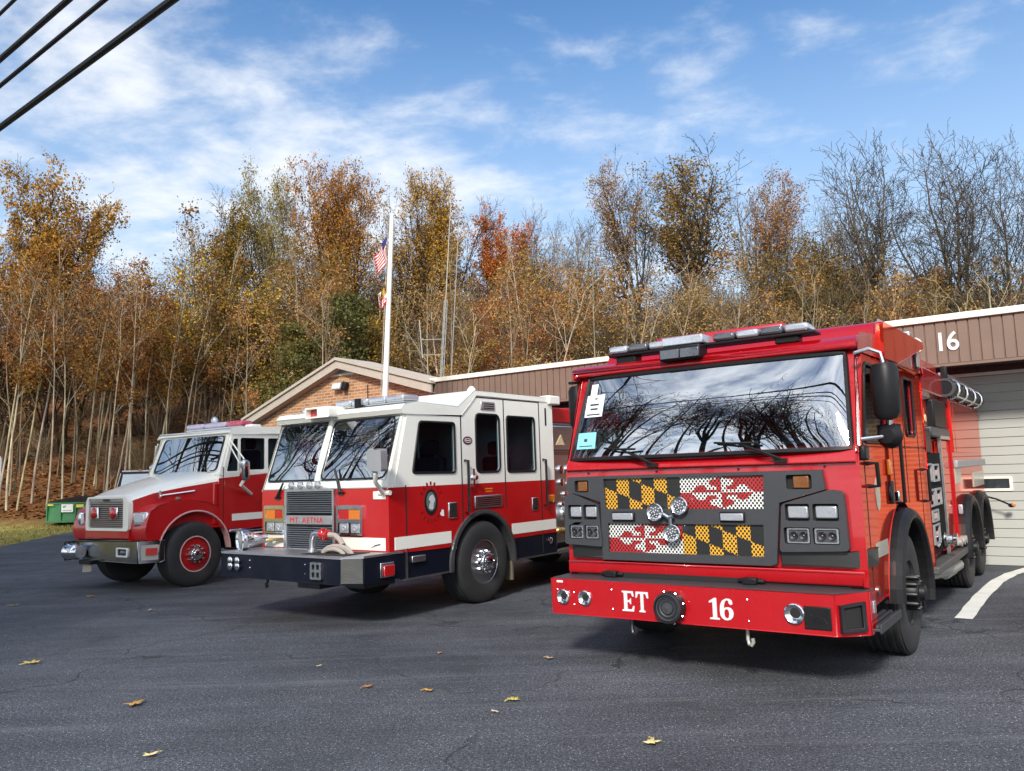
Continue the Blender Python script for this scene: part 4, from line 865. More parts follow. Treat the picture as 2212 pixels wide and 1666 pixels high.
    # light bars and centre housing
    for x0, x1, z in ((-.12, 1.16, 2.665), (-.80, -.46, 2.62)):
        b = MB().box(x0, x1, .36, .62, z-.02, z).build('light_bar', ALU, t); n = 4 if x1-x0 > 1 else 1
        for i in range(n): MB().box(x0+(x1-x0)*i/n+.004, x0+(x1-x0)*(i+1)/n-.004, .34, .64, z, z+.085).build('lens', LENS, b, bevel=.025)
    c = MB().plate(rrect(-.43, 2.53, .06, 2.675, .02, 2), [rrect(-.40, 2.55, -.18, 2.65, .01, 2)], lambda a, b: (a, .10, b), (0, .32, 0)).build('warning_housing', WHITE, t, bevel=.012)
    MB().box(-.40, -.18, .18, .20, 2.55, 2.65).build('housing_lens', REDL, c)
    MB().box(.32, .40, .3, .34, 2.63, 2.75).tube([(.36, .5, 2.65), (.36, .5, 2.95)], .008, 5).build('roof_antenna', BLACK, t)
    MB().lathe([(.06, 0), (.06, .06), (.03, .10), (0, .11)], (.9, 2.0, 2.87), (0, 0, 1), 16).build('roof_beacon', WHITE, t)
    # wheels and fenders
    for s, X_ in ((1, XR), (-1, XL)):
        f = MB(); n = 24; rings = []
        for i in range(n+1):
            a = R(-4+188*i/n); c_, s_ = math.cos(a), math.sin(a)
            rings.append([(X_+s*dx, 1.79+(.66+dr)*c_, .53+(.66+dr)*s_) for dx, dr in ((-.3, -.01), (.02, -.01), (.03, 0.01), (.025, .055), (-.02, .065), (-.3, .06))])
        for i in range(n):
            for j in range(5): f.add([rings[i][j], rings[i][j+1], rings[i+1][j+1], rings[i+1][j]], [(0, 1, 2, 3)])
        f.add(rings[0], [tuple(range(6))]); f.add(rings[-1], [tuple(range(6))]); f.build('fender', FEND, t)
        wheel(t, X_-.0*s, 1.79, .545, .34, s, ALU, 'holes', .03); wheel(t, X_-.03*s, 6.3, .545, .5, s, ALU, 'holes')
        MB().box(X_-.35 if s > 0 else X_+.02, X_-.02 if s > 0 else X_+.35, 2.44, 2.47, .22, .80).build('mud_flap', mat('worn_rubber_flap', (.13, .11, .08), .9), t)
    MB().box(XL+.35, XR-.35, 1.05, 2.5, .62, 1.24).build('wheel_well', DARK, t)
    MB().box(-.45, .45, -.3, 7.4, .52, .74).box(-1.0, 1.0, 2.5, 7.3, .45, .62).build('chassis_frame', DKMET, t, bevel=.02)
    MB().tube([(-.9, 1.79, .52), (.9, 1.79, .52)], .08, 10).tube([(-.9, 6.3, .52), (.9, 6.3, .52)], .12, 10).box(-.2, .2, 1.5, 2.0, .34, .6).build('axle', DKMET, t)
    # pump panel and body
    MB().box(-1.15, 1.15, 3.66, 4.75, .62, 2.45).build('pump_panel', ALU, t, bevel=.02)
    MB().box(-1.1, 1.12, 3.62, 7.5, 2.50, 2.735).build('hose_bed', REDO, t, bevel=.015)
    MB().box(-1.12, 1.14, 3.64, 4.7, 2.455, 2.49).build('panel_trim', ALU, t)
    q = MB()
    for z in (2.05, 2.02, 1.99): q.box(1.13, 1.17, 3.66, 4.6, z, z+.012)
    q.build('panel_line', DKMET, t)
    q = MB()
    for y, z, r_ in ((3.85, 1.75, .07), (4.05, 1.75, .07), (3.85, 1.55, .06), (4.1, 1.52, .06), (3.95, 1.36, .05), (3.85, 1.2, .05)): q.lathe([(r_, 0), (r_, .03), (r_-.015, .035), (0, .03)], (1.15, y, z), (1, 0, 0), 16)
    q.build('gauge', CHROME, t)
    q = MB().lathe([(.13, 0), (.14, .05), (.11, .06), (.11, .15), (.13, .16), (.13, .2), (.1, .21)], (1.15, 4.0, 1.05), (1, 0, 0), 22); q.build('suction_inlet', CHROME, t)
    q = MB()
    for y, z in ((3.8, .80), (4.3, .80), (4.3, 1.15)): q.lathe([(.06, 0), (.065, .05), (.05, .06), (.05, .12), (0, .12)], (1.15, y, z), (1, 0, 0), 14)
    q.build('hose_outlet', BRASS, t)
    MB().prism([(3.75, 2.14), (4.0, 2.14), (3.94, 2.22), (3.9, 2.30), (3.84, 2.24)], 'x', 1.15, 1.16).build('panel_decal', TAN, t)
    MB().box(1.0, 1.22, 3.60, 4.8, .46, .53).build('running_board', TREAD, t, bevel=.01)
    MB().prism([(4.78, .62), (5.55, .62)]+list(reversed(arc(6.3, .54, .70, 8, 172, 12)))+[(7.02, .62), (7.6, .62), (7.6, 2.50), (4.78, 2.50)], 'x', -1.2, 1.2).build('body', REDO, t, bevel=.02)
    for y0, y1, z0, z1 in ((4.86, 5.52, .72, 1.62), (5.6, 7.0, 1.30, 1.62), (7.06, 7.54, .72, 1.62), (4.86, 6.1, 1.70, 2.42), (6.16, 7.54, 1.70, 2.42)):
        c = MB().box(1.19, 1.212, y0, y1, z0, z1).build('compartment_door', ALU, t, bevel=.008); MB().box(1.212, 1.235, (y0+y1)/2-.09, (y0+y1)/2+.09, z0+.05, z0+.09).build('handle', CHROME, c)
    MB().box(1.195, 1.216, 4.80, 7.58, 1.635, 1.685).build('body_trim', WHITE, t)
    return t
GLASSM = glassmat('tinted_windshield', (.42, .50, .52), .36)
engine_middle()
# ------------------------------------------------------------------ left tanker: white over red, long hood
PINKW = mat('faded_trim', (.62, .34, .33), .5)
def tanker_left():
    t = empty('fire_tanker', (-6.858, 13.753, 0), -.581, 'white over red fire tanker with a long sloping hood and red wheels, leftmost truck', 'fire truck', 'fire engines on the apron')
    HW = 1.07
    # fenders + lower nose (red)
    def nose(u, v): pass
    arch = [p for p in arc(.93, .56, .70, -8, 188, 18)]
    # red fender block with arch
    prof = [(.05, .83), (.0, .98), (.02, 1.10), (.09, 1.30), (.22, 1.385), (.5, 1.43), (.85, 1.44), (1.15, 1.40), (1.42, 1.30), (1.70, 1.04), (1.70, .86)] + [p for p in arch if p[1] > .84 and p[0] < 1.70]
    for s in (1, -1):
        x0, x1 = sorted((s*.58, s*HW)); MB().prism(prof, 'x', x0, x1).build('fender', REDO, t, bevel=.055, seg=3)
        lip = MB(); n = 20; rings = []
        for i in range(n+1):
            a = R(2+172*i/n); c_, s_ = math.cos(a), math.sin(a); rings.append([(s*(HW+dx), .93+(.70+dr)*c_, .56+(.70+dr)*s_) for dx, dr in ((-.12, -.012), (.012, -.012), (.016, .0), (.012, .014), (-.03, .014))])
        for i in range(n):
            for j in range(4): lip.add([rings[i][j], rings[i][j+1], rings[i+1][j+1], rings[i+1][j]], [(0, 1, 2, 3)])
        lip.build('fender_lip', PINKW, t)
        # headlamp
        b = MB().cbox((s*.90, .055, 1.18), (.27, .10, .215), (0, 0, s*.42)).build('headlamp_bezel', CHROME, t, bevel=.025); MB().cbox((s*.905, .012, 1.18), (.20, .05, .145), (0, 0, s*.42)).build('headlamp_lens', LENS, b, bevel=.02)
        MB().ball((s*(HW-.04), .62, 1.47), .045, 10, (1, 1.3, 1)).build('turn_lamp', AMBERD, t)
    MB().prism([(.02, .83), (-.02, .86), (-.02, .985), (.02, 1.0), (.2, 1.0), (.2, .83)], 'x', -.62, .66).build('lower_nose', REDO, t, bevel=.02)
    # hood, lofted: section half width / side height / top height
    st = [(-.0, .62, 1.44, 1.53, .98), (.05, .66, 1.485, 1.57, .96), (.35, .76, 1.585, 1.67, .95), (.8, .89, 1.665, 1.80, .95), (1.2, .99, 1.72, 1.90, .95), (1.46, 1.045, 1.755, 1.955, .95)]
    def hood(zlo, red):
        m = MB(); rings = []
        for y, w, zs, zt, z0 in st:
            if red: pts = [(w+.005, .95), (w+.005, zs-.06)]; ring = [(-w-.005, y, .95), (-w-.005, y, zs+.0), (w+.005, y, zs+.0), (w+.005, y, .95)]
            else:
                ring = [(-w, y, zs)]+[(w*math.cos(a)*(1 if abs(math.cos(a)) > .0 else 1), y, zs+(zt-zs)*math.sin(a)**.8) for a in np.linspace(math.pi, 0, 17)[1:-1]]+[(w, y, zs)]
                ring = [(math.copysign(abs(x/w)**.72, x)*w, yy, z) for x, yy, z in ring]
            rings.append(ring)
        for i in range(len(rings)-1):
            for j in range(len(rings[0])-1): m.add([rings[i][j], rings[i][j+1], rings[i+1][j+1], rings[i+1][j]], [(0, 1, 2, 3)])
        m.add(rings[0], [tuple(range(len(rings[0])))[::-1]]); m.add(rings[-1], [tuple(range(len(rings[0])))]); return m
    hood(0, False).build('hood', WHITE, t); hood(0, True).build('hood_side', REDO, t)
    # white grille shell
    sh = MB().plate(rpoly([(-.60, .985), (.66, .985), (.66, 1.46), (.60, 1.55), (-.55, 1.55), (-.60, 1.46)], .06), [rrect(-.515, 1.03, .515, 1.515, .03, 3)], lambda a, b: (a, -.04, b), (0, .09, 0)).build('grille_shell', WHITE, t, bevel=.02)
    MB().box(-.52, .52, .0, .012, 1.02, 1.52).build('grille_back', DKMET, sh)
    q = MB()
    for i in range(15): q.box(-.515, .515, -.022, -.004, 1.04+i*.0325, 1.052+i*.0325)
    q.box(-.515, .515, -.025, .0, 1.475, 1.515); q.build('grille_bar', GALV, sh)
    MB().plate(ell(0, 1.49, .12, .022), [], lambda a, b: (a, -.028, b), (0, .004, 0)).build('oval_badge', DKMET, sh)
    for x in (-.33, .245):
        l = MB().box(x-.115, x+.115, -.055, -.02, 1.18, 1.38).build('light_bezel', CHROME, sh, bevel=.02); MB().ball((x+.0, -.058, 1.275), .098, 14, (1, .35, 1)).build('red_lamp', REDL, l)
    MB().tube([(.80, 1.30, 1.70), (1.03, .42, 1.60)], .012, 6).build('hood_stay', WHITE, t) if False else None
    MB().tube([(.82, .42, 1.50), (.83, .42, 1.62)], .02, 8).ball((.83, .42, 1.53), .03, 8).build('clearance_lamp', CHROME, t)
    MB().tube([(.83, .45, 1.545), (.965, .98, 1.60)], .015, 6).build('hood_molding', CHROME, t)
    # side panel between hood and cab
    MB().box(.60, HW-.02, 1.30, 1.47, 1.0, 1.72).box(-HW+.02, -.60, 1.30, 1.47, 1.0, 1.72).build('cowl_side', REDO, t, bevel=.02)
    # cab
    cabp = [(1.42, 1.0), (1.42, 1.76), (2.9, 1.86), (2.9, .92), (1.70, .92)]
    MB().prism(cabp, 'x', -HW-.01, HW+.01).build('lower_cab', REDO, t, bevel=.04)
    MB().prism([(1.405, 1.70), (1.405, 1.90), (2.9, 1.90), (2.9, 1.79), (1.43, 1.70)], 'x', -HW-.008, HW+.008).build('beltline', WHITE, t, bevel=.02)
    k = .26/.72; fm = lambda a, b: (a*(1-.05*(b-1.9)/.7), 1.42+(b-1.88)*k, b)
    h = rpoly([(-.93, 1.935), (.93, 1.935), (.93, 2.555), (-.93, 2.555)], .08)
    MB().plate([(-HW, 1.86), (HW, 1.86), (HW, 2.64), (-HW, 2.64)], [h], fm, (0, .05, 0)).build('windshield_frame', WHITE, t, bevel=.02)
    MB().grid(lambda u, v: tuple(Vector(fm(-.95+1.9*u, 1.92+.65*v))-Vector((0, .01+.05*math.sin(math.pi*u), 0))), 14, 6).build('windshield', GLASSM, t)
    MB().tube([tuple(Vector(fm(*p))-Vector((0, .008, 0))) for p in h], .018, 6, closed=True).build('windshield_seal', BLACK, t)
    for sx in (HW-.045, -HW-.0):
        w1 = rpoly([(1.555, 1.92), (1.80, 1.92), (1.80, 2.50), (1.70, 2.50)], .03); w2 = rrect(1.85, 1.94, 2.40, 2.52, .04); w3 = rrect(2.47, 1.94, 2.82, 2.52, .04)
        MB().plate([(1.46, 1.86), (2.9, 1.86), (2.9, 2.62), (1.68, 2.62)], [w1, w2, w3], lambda a, b: (sx, a, b), (.045, 0, 0)).build('side_panel', WHITE, t, bevel=.012)
        for w in (w1, w2, w3): MB().plate(w, [], lambda a, b: (sx+.02, a, b), (.006, 0, 0)).build('side_window', GLASS, t)
    MB().box(-HW+.02, HW-.02, 2.85, 2.9, 1.87, 2.62).build('cab_rear_wall', WHITE, t); MB().box(-HW+.05, HW-.05, 1.5, 2.85, 1.902, 1.915).build('cab_floor', DARK, t)
    for x in (-.5, .5): seat(t, x, 2.05, 1.60, .9)
    steering(t, .5, 1.85, 2.05)
    MB().prism([(1.63, 2.60), (1.66, 2.66), (1.85, 2.70), (2.92, 2.71), (2.92, 2.60)], 'x', -HW-.01, HW+.01).build('roof', WHITE, t, bevel=.05, seg=3)
    dg = MB().box(HW+.006, HW+.0125, 1.47, 1.482, 1.0, 2.0); dg.build('door_gap', DARK, t)
    MB().box(HW+.005, HW+.014, 1.66, 2.9, 1.045, 1.165).build('side_stripe', WHITE, t)
    MB().box(HW-.1, HW+.02, 1.60, 2.9, .84, .90).box(.7, HW+.03, 1.75, 3.6, .52, .82).build('fuel_tank', CHROME, t, bevel=.03)
    # mirrors
    for s in (1, -1):
        m_ = MB().tube([(s*1.36, 1.71, 1.75), (s*1.36, 1.71, 1.80), (s*1.36, 1.71, 2.07), (s*1.36, 1.71, 2.11)], [.05, .088, .088, .05], 14).build('mirror', CHROME, t)
        MB().tube([(s*HW, 1.60, 2.50), (s*1.36, 1.70, 2.12)], .013, 6).tube([(s*1.36, 1.7, 1.76), (s*1.30, 1.68, 1.67), (s*HW, 2.08, 1.50)], .032, 8).tube([(s*1.36, 1.7, 1.9), (s*HW, 1.56, 2.46)], .012, 6).build('mirror_arm', WHITE, m_)
    # light bar, beacon
    b = MB().box(-.90, .78, 2.10, 2.34, 2.735, 2.765).box(-.6, -.5, 2.15, 2.3, 2.69, 2.74).box(.4, .5, 2.15, 2.3, 2.69, 2.74).build('light_bar', ALU, t)
    LAV = mat('lavender_lens', (.44, .38, .52), .2, 0, 1, .2); REDD = mat('rose_lens', (.50, .05, .10), .2, 0, 1, .2)
    for x0, x1, mm in ((-.90, -.35, LAV), (-.34, .32, LAV), (.33, .78, REDD)): MB().box(x0+.003, x1-.003, 2.08, 2.36, 2.765, 2.865).build('lens', mm, b, bevel=.035)
    MB().lathe([(.06, 0), (.07, .05), (.055, .10), (.02, .13), (0, .135)], (-.18, 2.22, 2.865), (0, 0, 1), 16).build('roof_beacon', LENS, t)
    MB().box(.85, 1.05, 2.1, 2.35, 2.70, 2.78).build('roof_lamp', WHITE, t, bevel=.03)
    # chrome bumper
    bp = [(-1.04, .0), (.90, .0), (1.07, .28), (1.07, .42), (.9, .2), (-1.04, .12)]
    B = MB().prism([(-.95, -.02), (.93, -.02), (1.085, .25), (1.085, .36), (1.04, .36), (.90, .10), (-1.04, .10)], 'z', .49, .80).build('bumper', DKCHR, t, bevel=.02)
    MB().prism([(-1.0, .0), (.93, .0), (1.05, .27), (.8, .35), (-1.0, .35)], 'z', .79, .812).build('bumper_top', TREAD, B)
    q = MB().plate(rrect(.33, .565, .66, .715, .02, 3), [rrect(.37, .59, .62, .695, .02, 3)], lambda a, b: (a, -.04, b), (0, .03, 0)).build('fog_lamp_frame', SILV, B, bevel=.006)
    MB().box(.365, .625, -.024, -.019, .585, .70).build('fog_lamp_recess', DARK, q); MB().ball((.50, -.02, .635), .06, 12, (1.3, .5, .8)).build('fog_lamp', LENSD, q)
    cm = lambda a, b, d=0: (.93+.155*a+.87*d, -.02+.27*a-.5*d, b)
    MB().plate([(.15, .52), (.95, .52), (.95, .76), (.12, .76)], [], lambda a, b: cm(a, b, .004), (.006, -.003, 0)).build('corner_grille', GALV, B); 
    l = MB().plate(rrect(.35, .60, .90, .71, .02, 2), [], lambda a, b: cm(a, b, .012), (.02, -.012, 0)).build('corner_lamp', REDL, B, bevel=.006)
    # siren with guard and bell plate on the left
    MB().tube([(-1.13, -.10, .48), (-1.13, -.10, .78), (-1.13, .06, .78)], .014, 6).tube([(-1.13, -.10, .48), (-1.13, .06, .48)], .014, 6).tube([(-1.0, -.10, .48), (-1.0, -.10, .78), (-1.0, .06, .78)], .016, 6).build('siren_guard', BLACK, t)
    h = MB().lathe([(.0, .0), (.05, .0), (.12, .02), (.13, .04), (.12, .08), (.12, .2), (.13, .21), (.13, .28), (.11, .30), (.10, .38), (0, .38)], (-.93, -.17, .63), (.98, .08, 0), 24); h.build('siren', CHROME, t)
    MB().box(-.60, -.25, -.14, .0, .43, .50).build('siren_bracket', BLACK, t)
    MB().prism(rpoly([(-.57, .29), (-.29, .31), (-.31, .44), (-.53, .44)], .02), 'y', -.10, -.085).build('license_tag', HOSE, t)
    # wheels, chassis, body
    for s in (1, -1):
        wheel(t, s*(HW-.0), .93, .54, .32, s, REDO, 'flat', .03); wheel(t, s*(HW-.0), 5.6, .54, .5, s, REDO, 'flat')
    MB().box(-.75, .75, .2, 1.68, .66, 1.28).build('wheel_well', DARK, t); MB().box(-.42, .42, .05, 7.0, .52, .78).build('chassis_frame', DKMET, t)
    MB().tube([(-.9, .93, .52), (.9, .93, .52)], .08, 10).tube([(-.9, 5.6, .52), (.9, 5.6, .52)], .12, 10).build('axle', DKMET, t)
    MB().prism([(3.05, .8), (4.9, .8)]+list(reversed(arc(5.6, .56, .68, 22, 158, 10)))+[(6.3, .8), (7.3, .8), (7.3, 2.5), (3.05, 2.5)], 'x', -1.12, 1.12).build('tank_body', REDO, t, bevel=.06)
    MB().box(1.115, 1.126, 3.1, 7.25, 1.05, 1.165).build('body_stripe', WHITE, t)
    for y0, y1 in ((3.2, 4.4), (4.5, 5.7), (5.8, 7.1)): MB().box(1.115, 1.135, y0, y1, 1.35, 2.2).build('side_panel', REDO, t, bevel=.01)
    return t
tanker_left()
# ------------------------------------------------------------------ ground
def hill(x, y):
    t = max(0, y-37.5); h = .30*t if t < 34 else 10.2+.22*(t-34)
    h += .35*math.sin(x*.21+1.3)*math.sin(y*.17)*min(1, t/5)
    return h-.03
g = MB(); nx, ny = 90, 60
ys = [-60+i*(97/24) for i in range(25)]+[37.5+i*2.2 for i in range(1, 46)]
xs = [-160+320*i/nx for i in range(nx+1)]
for y in ys:
    for x in xs: g.v.append((x, y, hill(x, y)))
for j in range(len(ys)-1):
    for i in range(nx):
        a = j*(nx+1)+i; g.f.append([a, a+1, a+nx+2, a+nx+1]); g.m.append(0)
o = g.build('ground', GROUND); o['kind'] = 'structure'
edge = [(-60, -40), (-60, 7.0), (-17, 9.0), (-14.2, 12), (-14.6, 19), (-15.7, 25), (-16.3, 27.5), (-17.2, 31.0), (-17.6, 34.6), (-16, 36.4), (-8, 36.8), (2, 33), (30, 22), (40, 10), (40, -40)]
ew = [edge[0]]
rnd = random.Random(4)
for a, b in zip(edge, edge[1:]):
    n = max(1, int(math.dist(a, b)/.5)) if -30 < a[0] < -12 and b[0] < -12 and a[1] > 10 else 1
    for i in range(1, n+1): ew.append((a[0]+(b[0]-a[0])*i/n+(rnd.uniform(-.09, .09) if n > 1 else 0), a[1]+(b[1]-a[1])*i/n))
lot = MB().plate(ew, [], lambda a, b: (a, b, 0), (0, 0, -.028)).build('parking_lot', ASPH, smooth=False); lot['kind'] = 'structure'
# white line on the apron
cl = [(4.79, 9.0), (5.7, 10.28), (6.62, 11.5), (7.25, 12.2), (8.0, 12.85)]
q = MB(); L_, R_ = [], []
rnd = random.Random(9)
for i in range(len(cl)-1):
    a, b = Vector(cl[i]), Vector(cl[i+1]); d = (b-a).normalized(); nrm = Vector((-d.y, d.x))
    for k in range(6):
        p = a+(b-a)*k/6; L_.append(p+nrm*(.088+rnd.uniform(-.006, .006))); R_.append(p-nrm*(.088+rnd.uniform(-.006, .006)))
for i in range(len(L_)-1): q.add([(L_[i].x, L_[i].y, .004), (R_[i].x, R_[i].y, .004), (R_[i+1].x, R_[i+1].y, .004), (L_[i+1].x, L_[i+1].y, .004)], [(0, 1, 2, 3)])
o = q.build('painted_line', LINEP, smooth=False); o['kind'] = 'structure'
# ------------------------------------------------------------------ fire station (origin at the foot of the right-hand garage door)
def station():
    t = empty('fire_station', (7.724, 13.109, 0), -.62, 'brick and brown fire station with cream roof edge and white garage doors behind the trucks', 'building')
    # bay front: piers, header, doors
    doors = [(-3.55, .72), (1.50, 5.75), (-9.0, -4.75)]
    MB().box(.72, 1.5, .0, .3, 0, 3.1).box(-4.75, -3.55, 0, .3, 0, 3.1).box(-11.0, -9.0, 0, .3, 0, 3.1).box(5.75, 9.0, 0, .3, 0, 3.1).build('bay_wall', BRICK, t)
    q = MB()
    for i in range(100): q.box(-11.0+i*.16, -11.0+i*.16+.12, -.02, .0, 3.10, 3.2)
    q.box(-11, 5.2, 0, .3, 3.10, 3.9); q.build('header', BROWND, t)
    for x0, x1 in doors:
        d = MB(); nz_ = 7; ph = 3.05/nz_
        for i in range(nz_):
            for k in range(3):
                z0 = i*ph+k*ph/3; d.box(x0, x1, .055 if k else .06, .10, z0+.006, z0+ph/3-(.004 if k < 2 else .012))
        d.box(x0, x1, .075, .11, 0, 3.05); D = d.build('garage_door', DOORP, t, bevel=.003)
        MB().box(x0-.06, x1+.06, .0, .06, 3.05, 3.10).build('door_trim', CREAM, D)
        if x1 == .72:
            f = MB().plate(rrect(-.30, 1.18, .20, 1.41, .02, 2), [rrect(-.25, 1.22, .155, 1.375, .01, 2)], lambda a, b: (a, .035, b), (0, .03, 0)).build('window', CREAM, D)
            MB().box(-.26, .165, .048, .054, 1.21, 1.385).build('pane', mat('dark_pane', (.02, .03, .035), .1), f); MB().box(-.06, -.045, .04, .058, 1.21, 1.385).build('mullion', DKMET, f)
    # fascia of vertical boards, flashing, soffit
    q = MB(); rnd = random.Random(2); x = -11.05
    while x < 9.0:
        q.box(x, x+.134, -1.0+rnd.uniform(-.003, .003), -.96, 3.195, 3.86); x += .152
    fas = q.box(-11.05, 9.0, -.975, -.93, 3.19, 3.87).build('fascia', BROWN, t, bevel=.004)
    MB().box(-11.05, 9.05, -1.02, -.92, 3.150, 3.19).build('fascia_trim', BROWN, t)
    MB().box(-11.1, 9.1, -1.045, -.80, 3.862, 3.965).build('roof_edge_flashing', CREAM, t, bevel=.01)
    MB().box(-11.05, 9.0, -.92, .0, 3.20, 3.24).build('soffit', BROWND, t)
    MB().box(-11.0, 9.0, -.80, 10, 3.86, 3.93).build('roof', ROOFM, t); MB().box(-11, 9, 9.7, 10, 0, 3.86).box(8.7, 9, .3, 9.7, 0, 3.86).build('rear_wall', BRICK, t)
    for ch, xx in (('O', -1.02), ('1', -.60), ('6', -.43)):
        textmb(ch, .41 if ch != 'O' else .36, lambda a, b: (xx+a*.92, -1.0045, 3.40+b), (0, -.012, 0), 1, .005).build('numeral', WVINYL, fas, smooth=False)
    # gabled brick wing
    gx0, gx1, rx = -17.55, -11.05, -14.15
    wall = [(gx0, 0), (gx1, 0), (gx1, 3.62), (rx+.46, 4.38), (rx-.46, 4.38), (gx0, 3.30)]
    MB().plate(wall, [], lambda a, b: (a, -.88, b), (0, .25, 0)).box(gx0, gx0+.25, -.63, 9, 0, 3.3).box(gx1-.25, gx1, -.63, 9, 0, 3.6).box(gx0, gx1, 8.8, 9, 0, 3.3).build('gable_wall', BRICK, t); MB().box(gx0, gx1, -.5, 9, 3.28, 3.34).build('roof', ROOFM, t)
    MB().plate([(rx-.46, 4.383), (rx+.46, 4.383), (rx+.05, 4.56), (rx-.05, 4.56)], [], lambda a, b: (a, -.87, b), (0, .06, 0)).build('gable_louvre', GREYP, t)
    MB().box(rx-.50, rx+.42, -.915, -.87, 4.34, 4.385).build('louvre_sill', CREAM, t)
    def rake(x0, z0, x1, z1): return [(x0, z0), (x1, z1), (x1, z1-.20), (x0, z0-.20)]
    MB().plate(rake(-17.95, 3.42, rx, 4.71), [], lambda a, b: (a, -1.12, b), (0, .05, 0)).plate(rake(-10.98, 3.82, rx, 4.71), [], lambda a, b: (a, -1.12, b), (0, .05, 0)).build('rake_board', TRIM, t)
    MB().plate([(-17.95, 3.23), (rx, 4.515), (rx, 4.50), (-17.95, 3.215)], [], lambda a, b: (a, -1.07, b), (0, .2, 0)).plate([(-10.98, 3.63), (rx, 4.515), (rx, 4.50), (-10.98, 3.615)], [], lambda a, b: (a, -1.07, b), (0, .2, 0)).build('rake_soffit', TRIM, t)
    MB().plate([(-18.0, 3.40), (rx, 4.715), (rx, 4.785), (-18.0, 3.47)], [], lambda a, b: (a, -1.17, b), (0, 1.3, 0)).plate([(-10.94, 3.83), (rx, 4.715), (rx, 4.785), (-10.94, 3.90)], [], lambda a, b: (a, -1.17, b), (0, 1.3, 0)).build('gable_roof', TRIM, t)
    l = MB().box(-14.42, -14.10, -.97, -.88, 3.98, 4.16).build('wall_lamp', BLACK, t, bevel=.03); MB().cbox((-14.28, -1.0, 4.06), (.30, .08, .17), (-.35, 0, 0)).build('lamp_glass', SILV, l, bevel=.02); MB().cbox((-14.0, -.98, 4.05), (.14, .16, .22), (0, .3, .4)).build('lamp_shade', BLACK, l, bevel=.03)
    return t
station()
# ------------------------------------------------------------------ flagpole with two limp flags
def pole():
    b = Vector((-2.62, 15.5, 0)); top = Vector((-2.252, 15.5, 6.80)); t = empty('flagpole', b, 0, 'tall white flagpole rising between the two white and red trucks', 'flagpole')
    d = top-b
    MB().tube([(0, 0, 0), tuple(d*.5), tuple(d)], [.066, .058, .042], 18).build('pole', POLEM, t); MB().ball(tuple(d+Vector((0, 0, .03))), .045, 12).build('finial', POLEM, t); MB().lathe([(.13, 0), (.13, .12), (.09, .15)], (0, 0, 0), (0, 0, 1), 18).build('base_collar', ALU, t)
    MB().tube([tuple(d*.98+Vector((-.06, -.03, 0))), tuple(d*.2+Vector((-.09, -.03, 0)))], .008, 5).build('halyard', HOSE, t)
    up = d.normalized()
    def flag(name, label, z0, h, w, nu, nv, mats, mf, seed, sag):
        at = b+up*z0
        def fn(u, v):   # u along the fly (0 at hoist), v down the hoist; limp folds
            droop = u**.8*sag; x = -(.06+w*u*(1-.35*u)+.035*math.sin(u*9+v*3+seed)); y = .10*math.sin(u*11+v*2.2+seed)*u**.5-.02
            return tuple(up*(h*(1-v))+Vector((x, y, -droop)))
        o = MB().grid(fn, nu, nv, mf).build(name, mats, None, solid=.004); o.location = at; tag(o, label, 'flag', None); return o
    FR, FW, FB, FK, FG = mat('flag_red', (.46, .02, .025), .9), mat('flag_white', (.72, .70, .66), .9), mat('flag_blue', (.02, .03, .14), .9), mat('flag_black', (.012, .012, .012), .9), mat('flag_gold', (.62, .36, .03), .9)
    flag('flag', 'limp red and white striped flag with dark blue corner, the upper one on the pole', 5.92, .52, .40, 24, 39, [FR, FW, FB], lambda u, v: 2 if (u < .30 and v < .36) else (0 if int(v*13) % 2 == 0 else 1), 0, .44)
    def md(u, v):
        q = (u < .5) == (v < .5); c = bars(u*2 % 1, 1-v*2 % 1) if q else cross(u*2 % 1, 1-v*2 % 1); return (4 if c == 0 else 3) if c < 2 else (1 if c == 2 else 0)
    flag('flag', 'limp gold, black, red and white flag, the lower one on the pole', 5.10, .48, .24, 24, 24, [FR, FW, FB, FK, FG], md, 2, .42)
pole()
# ------------------------------------------------------------------ lattice radio mast behind the roof
def mast():
    t = empty('radio_mast', (-2.62, 26, 0), 0, 'slim lattice radio mast with whip antennas rising behind the station roof', 'antenna mast'); lean = Vector((.075, 0, 1))
    q = MB(); H = 7.4; pts = [Vector((.085*math.cos(a), .085*math.sin(a), 0)) for a in (.5, 2.6, 4.7)]
    for p in pts: q.tube([tuple(p), tuple(p*.6+lean*H)], .017, 5)
    for i in range(30):
        z = i*H/30
        for k in range(3):
            a = pts[k]*(1-.4*z/H)+lean*z; c = pts[(k+1) % 3]*(1-.4*z/H)+lean*(z+H/30); q.tube([tuple(a), tuple(c)], .006, 4)
    q.build('lattice', GALV, t)
    MB().tube([tuple(lean*H), tuple(lean*(H+4.2))], [.018, .010], 6).tube([tuple(Vector((.3, 0, 0))+lean*2), tuple(Vector((.3, 0, 0))+lean*10.3)], .014, 5).build('whip_antenna', GALV, t)
    a = lean*6.1
    MB().tube([tuple(a), tuple(a+Vector((-.75, 0, 0)))], .014, 5).tube([tuple(a+Vector((0, 0, -.5))), tuple(a+Vector((-.68, 0, -.5)))], .014, 5).tube([tuple(a+Vector((-.78, 0, .65))), tuple(a+Vector((-.70, 0, -.6)))], .020, 6).build('side_antenna', GALV, t)
mast()
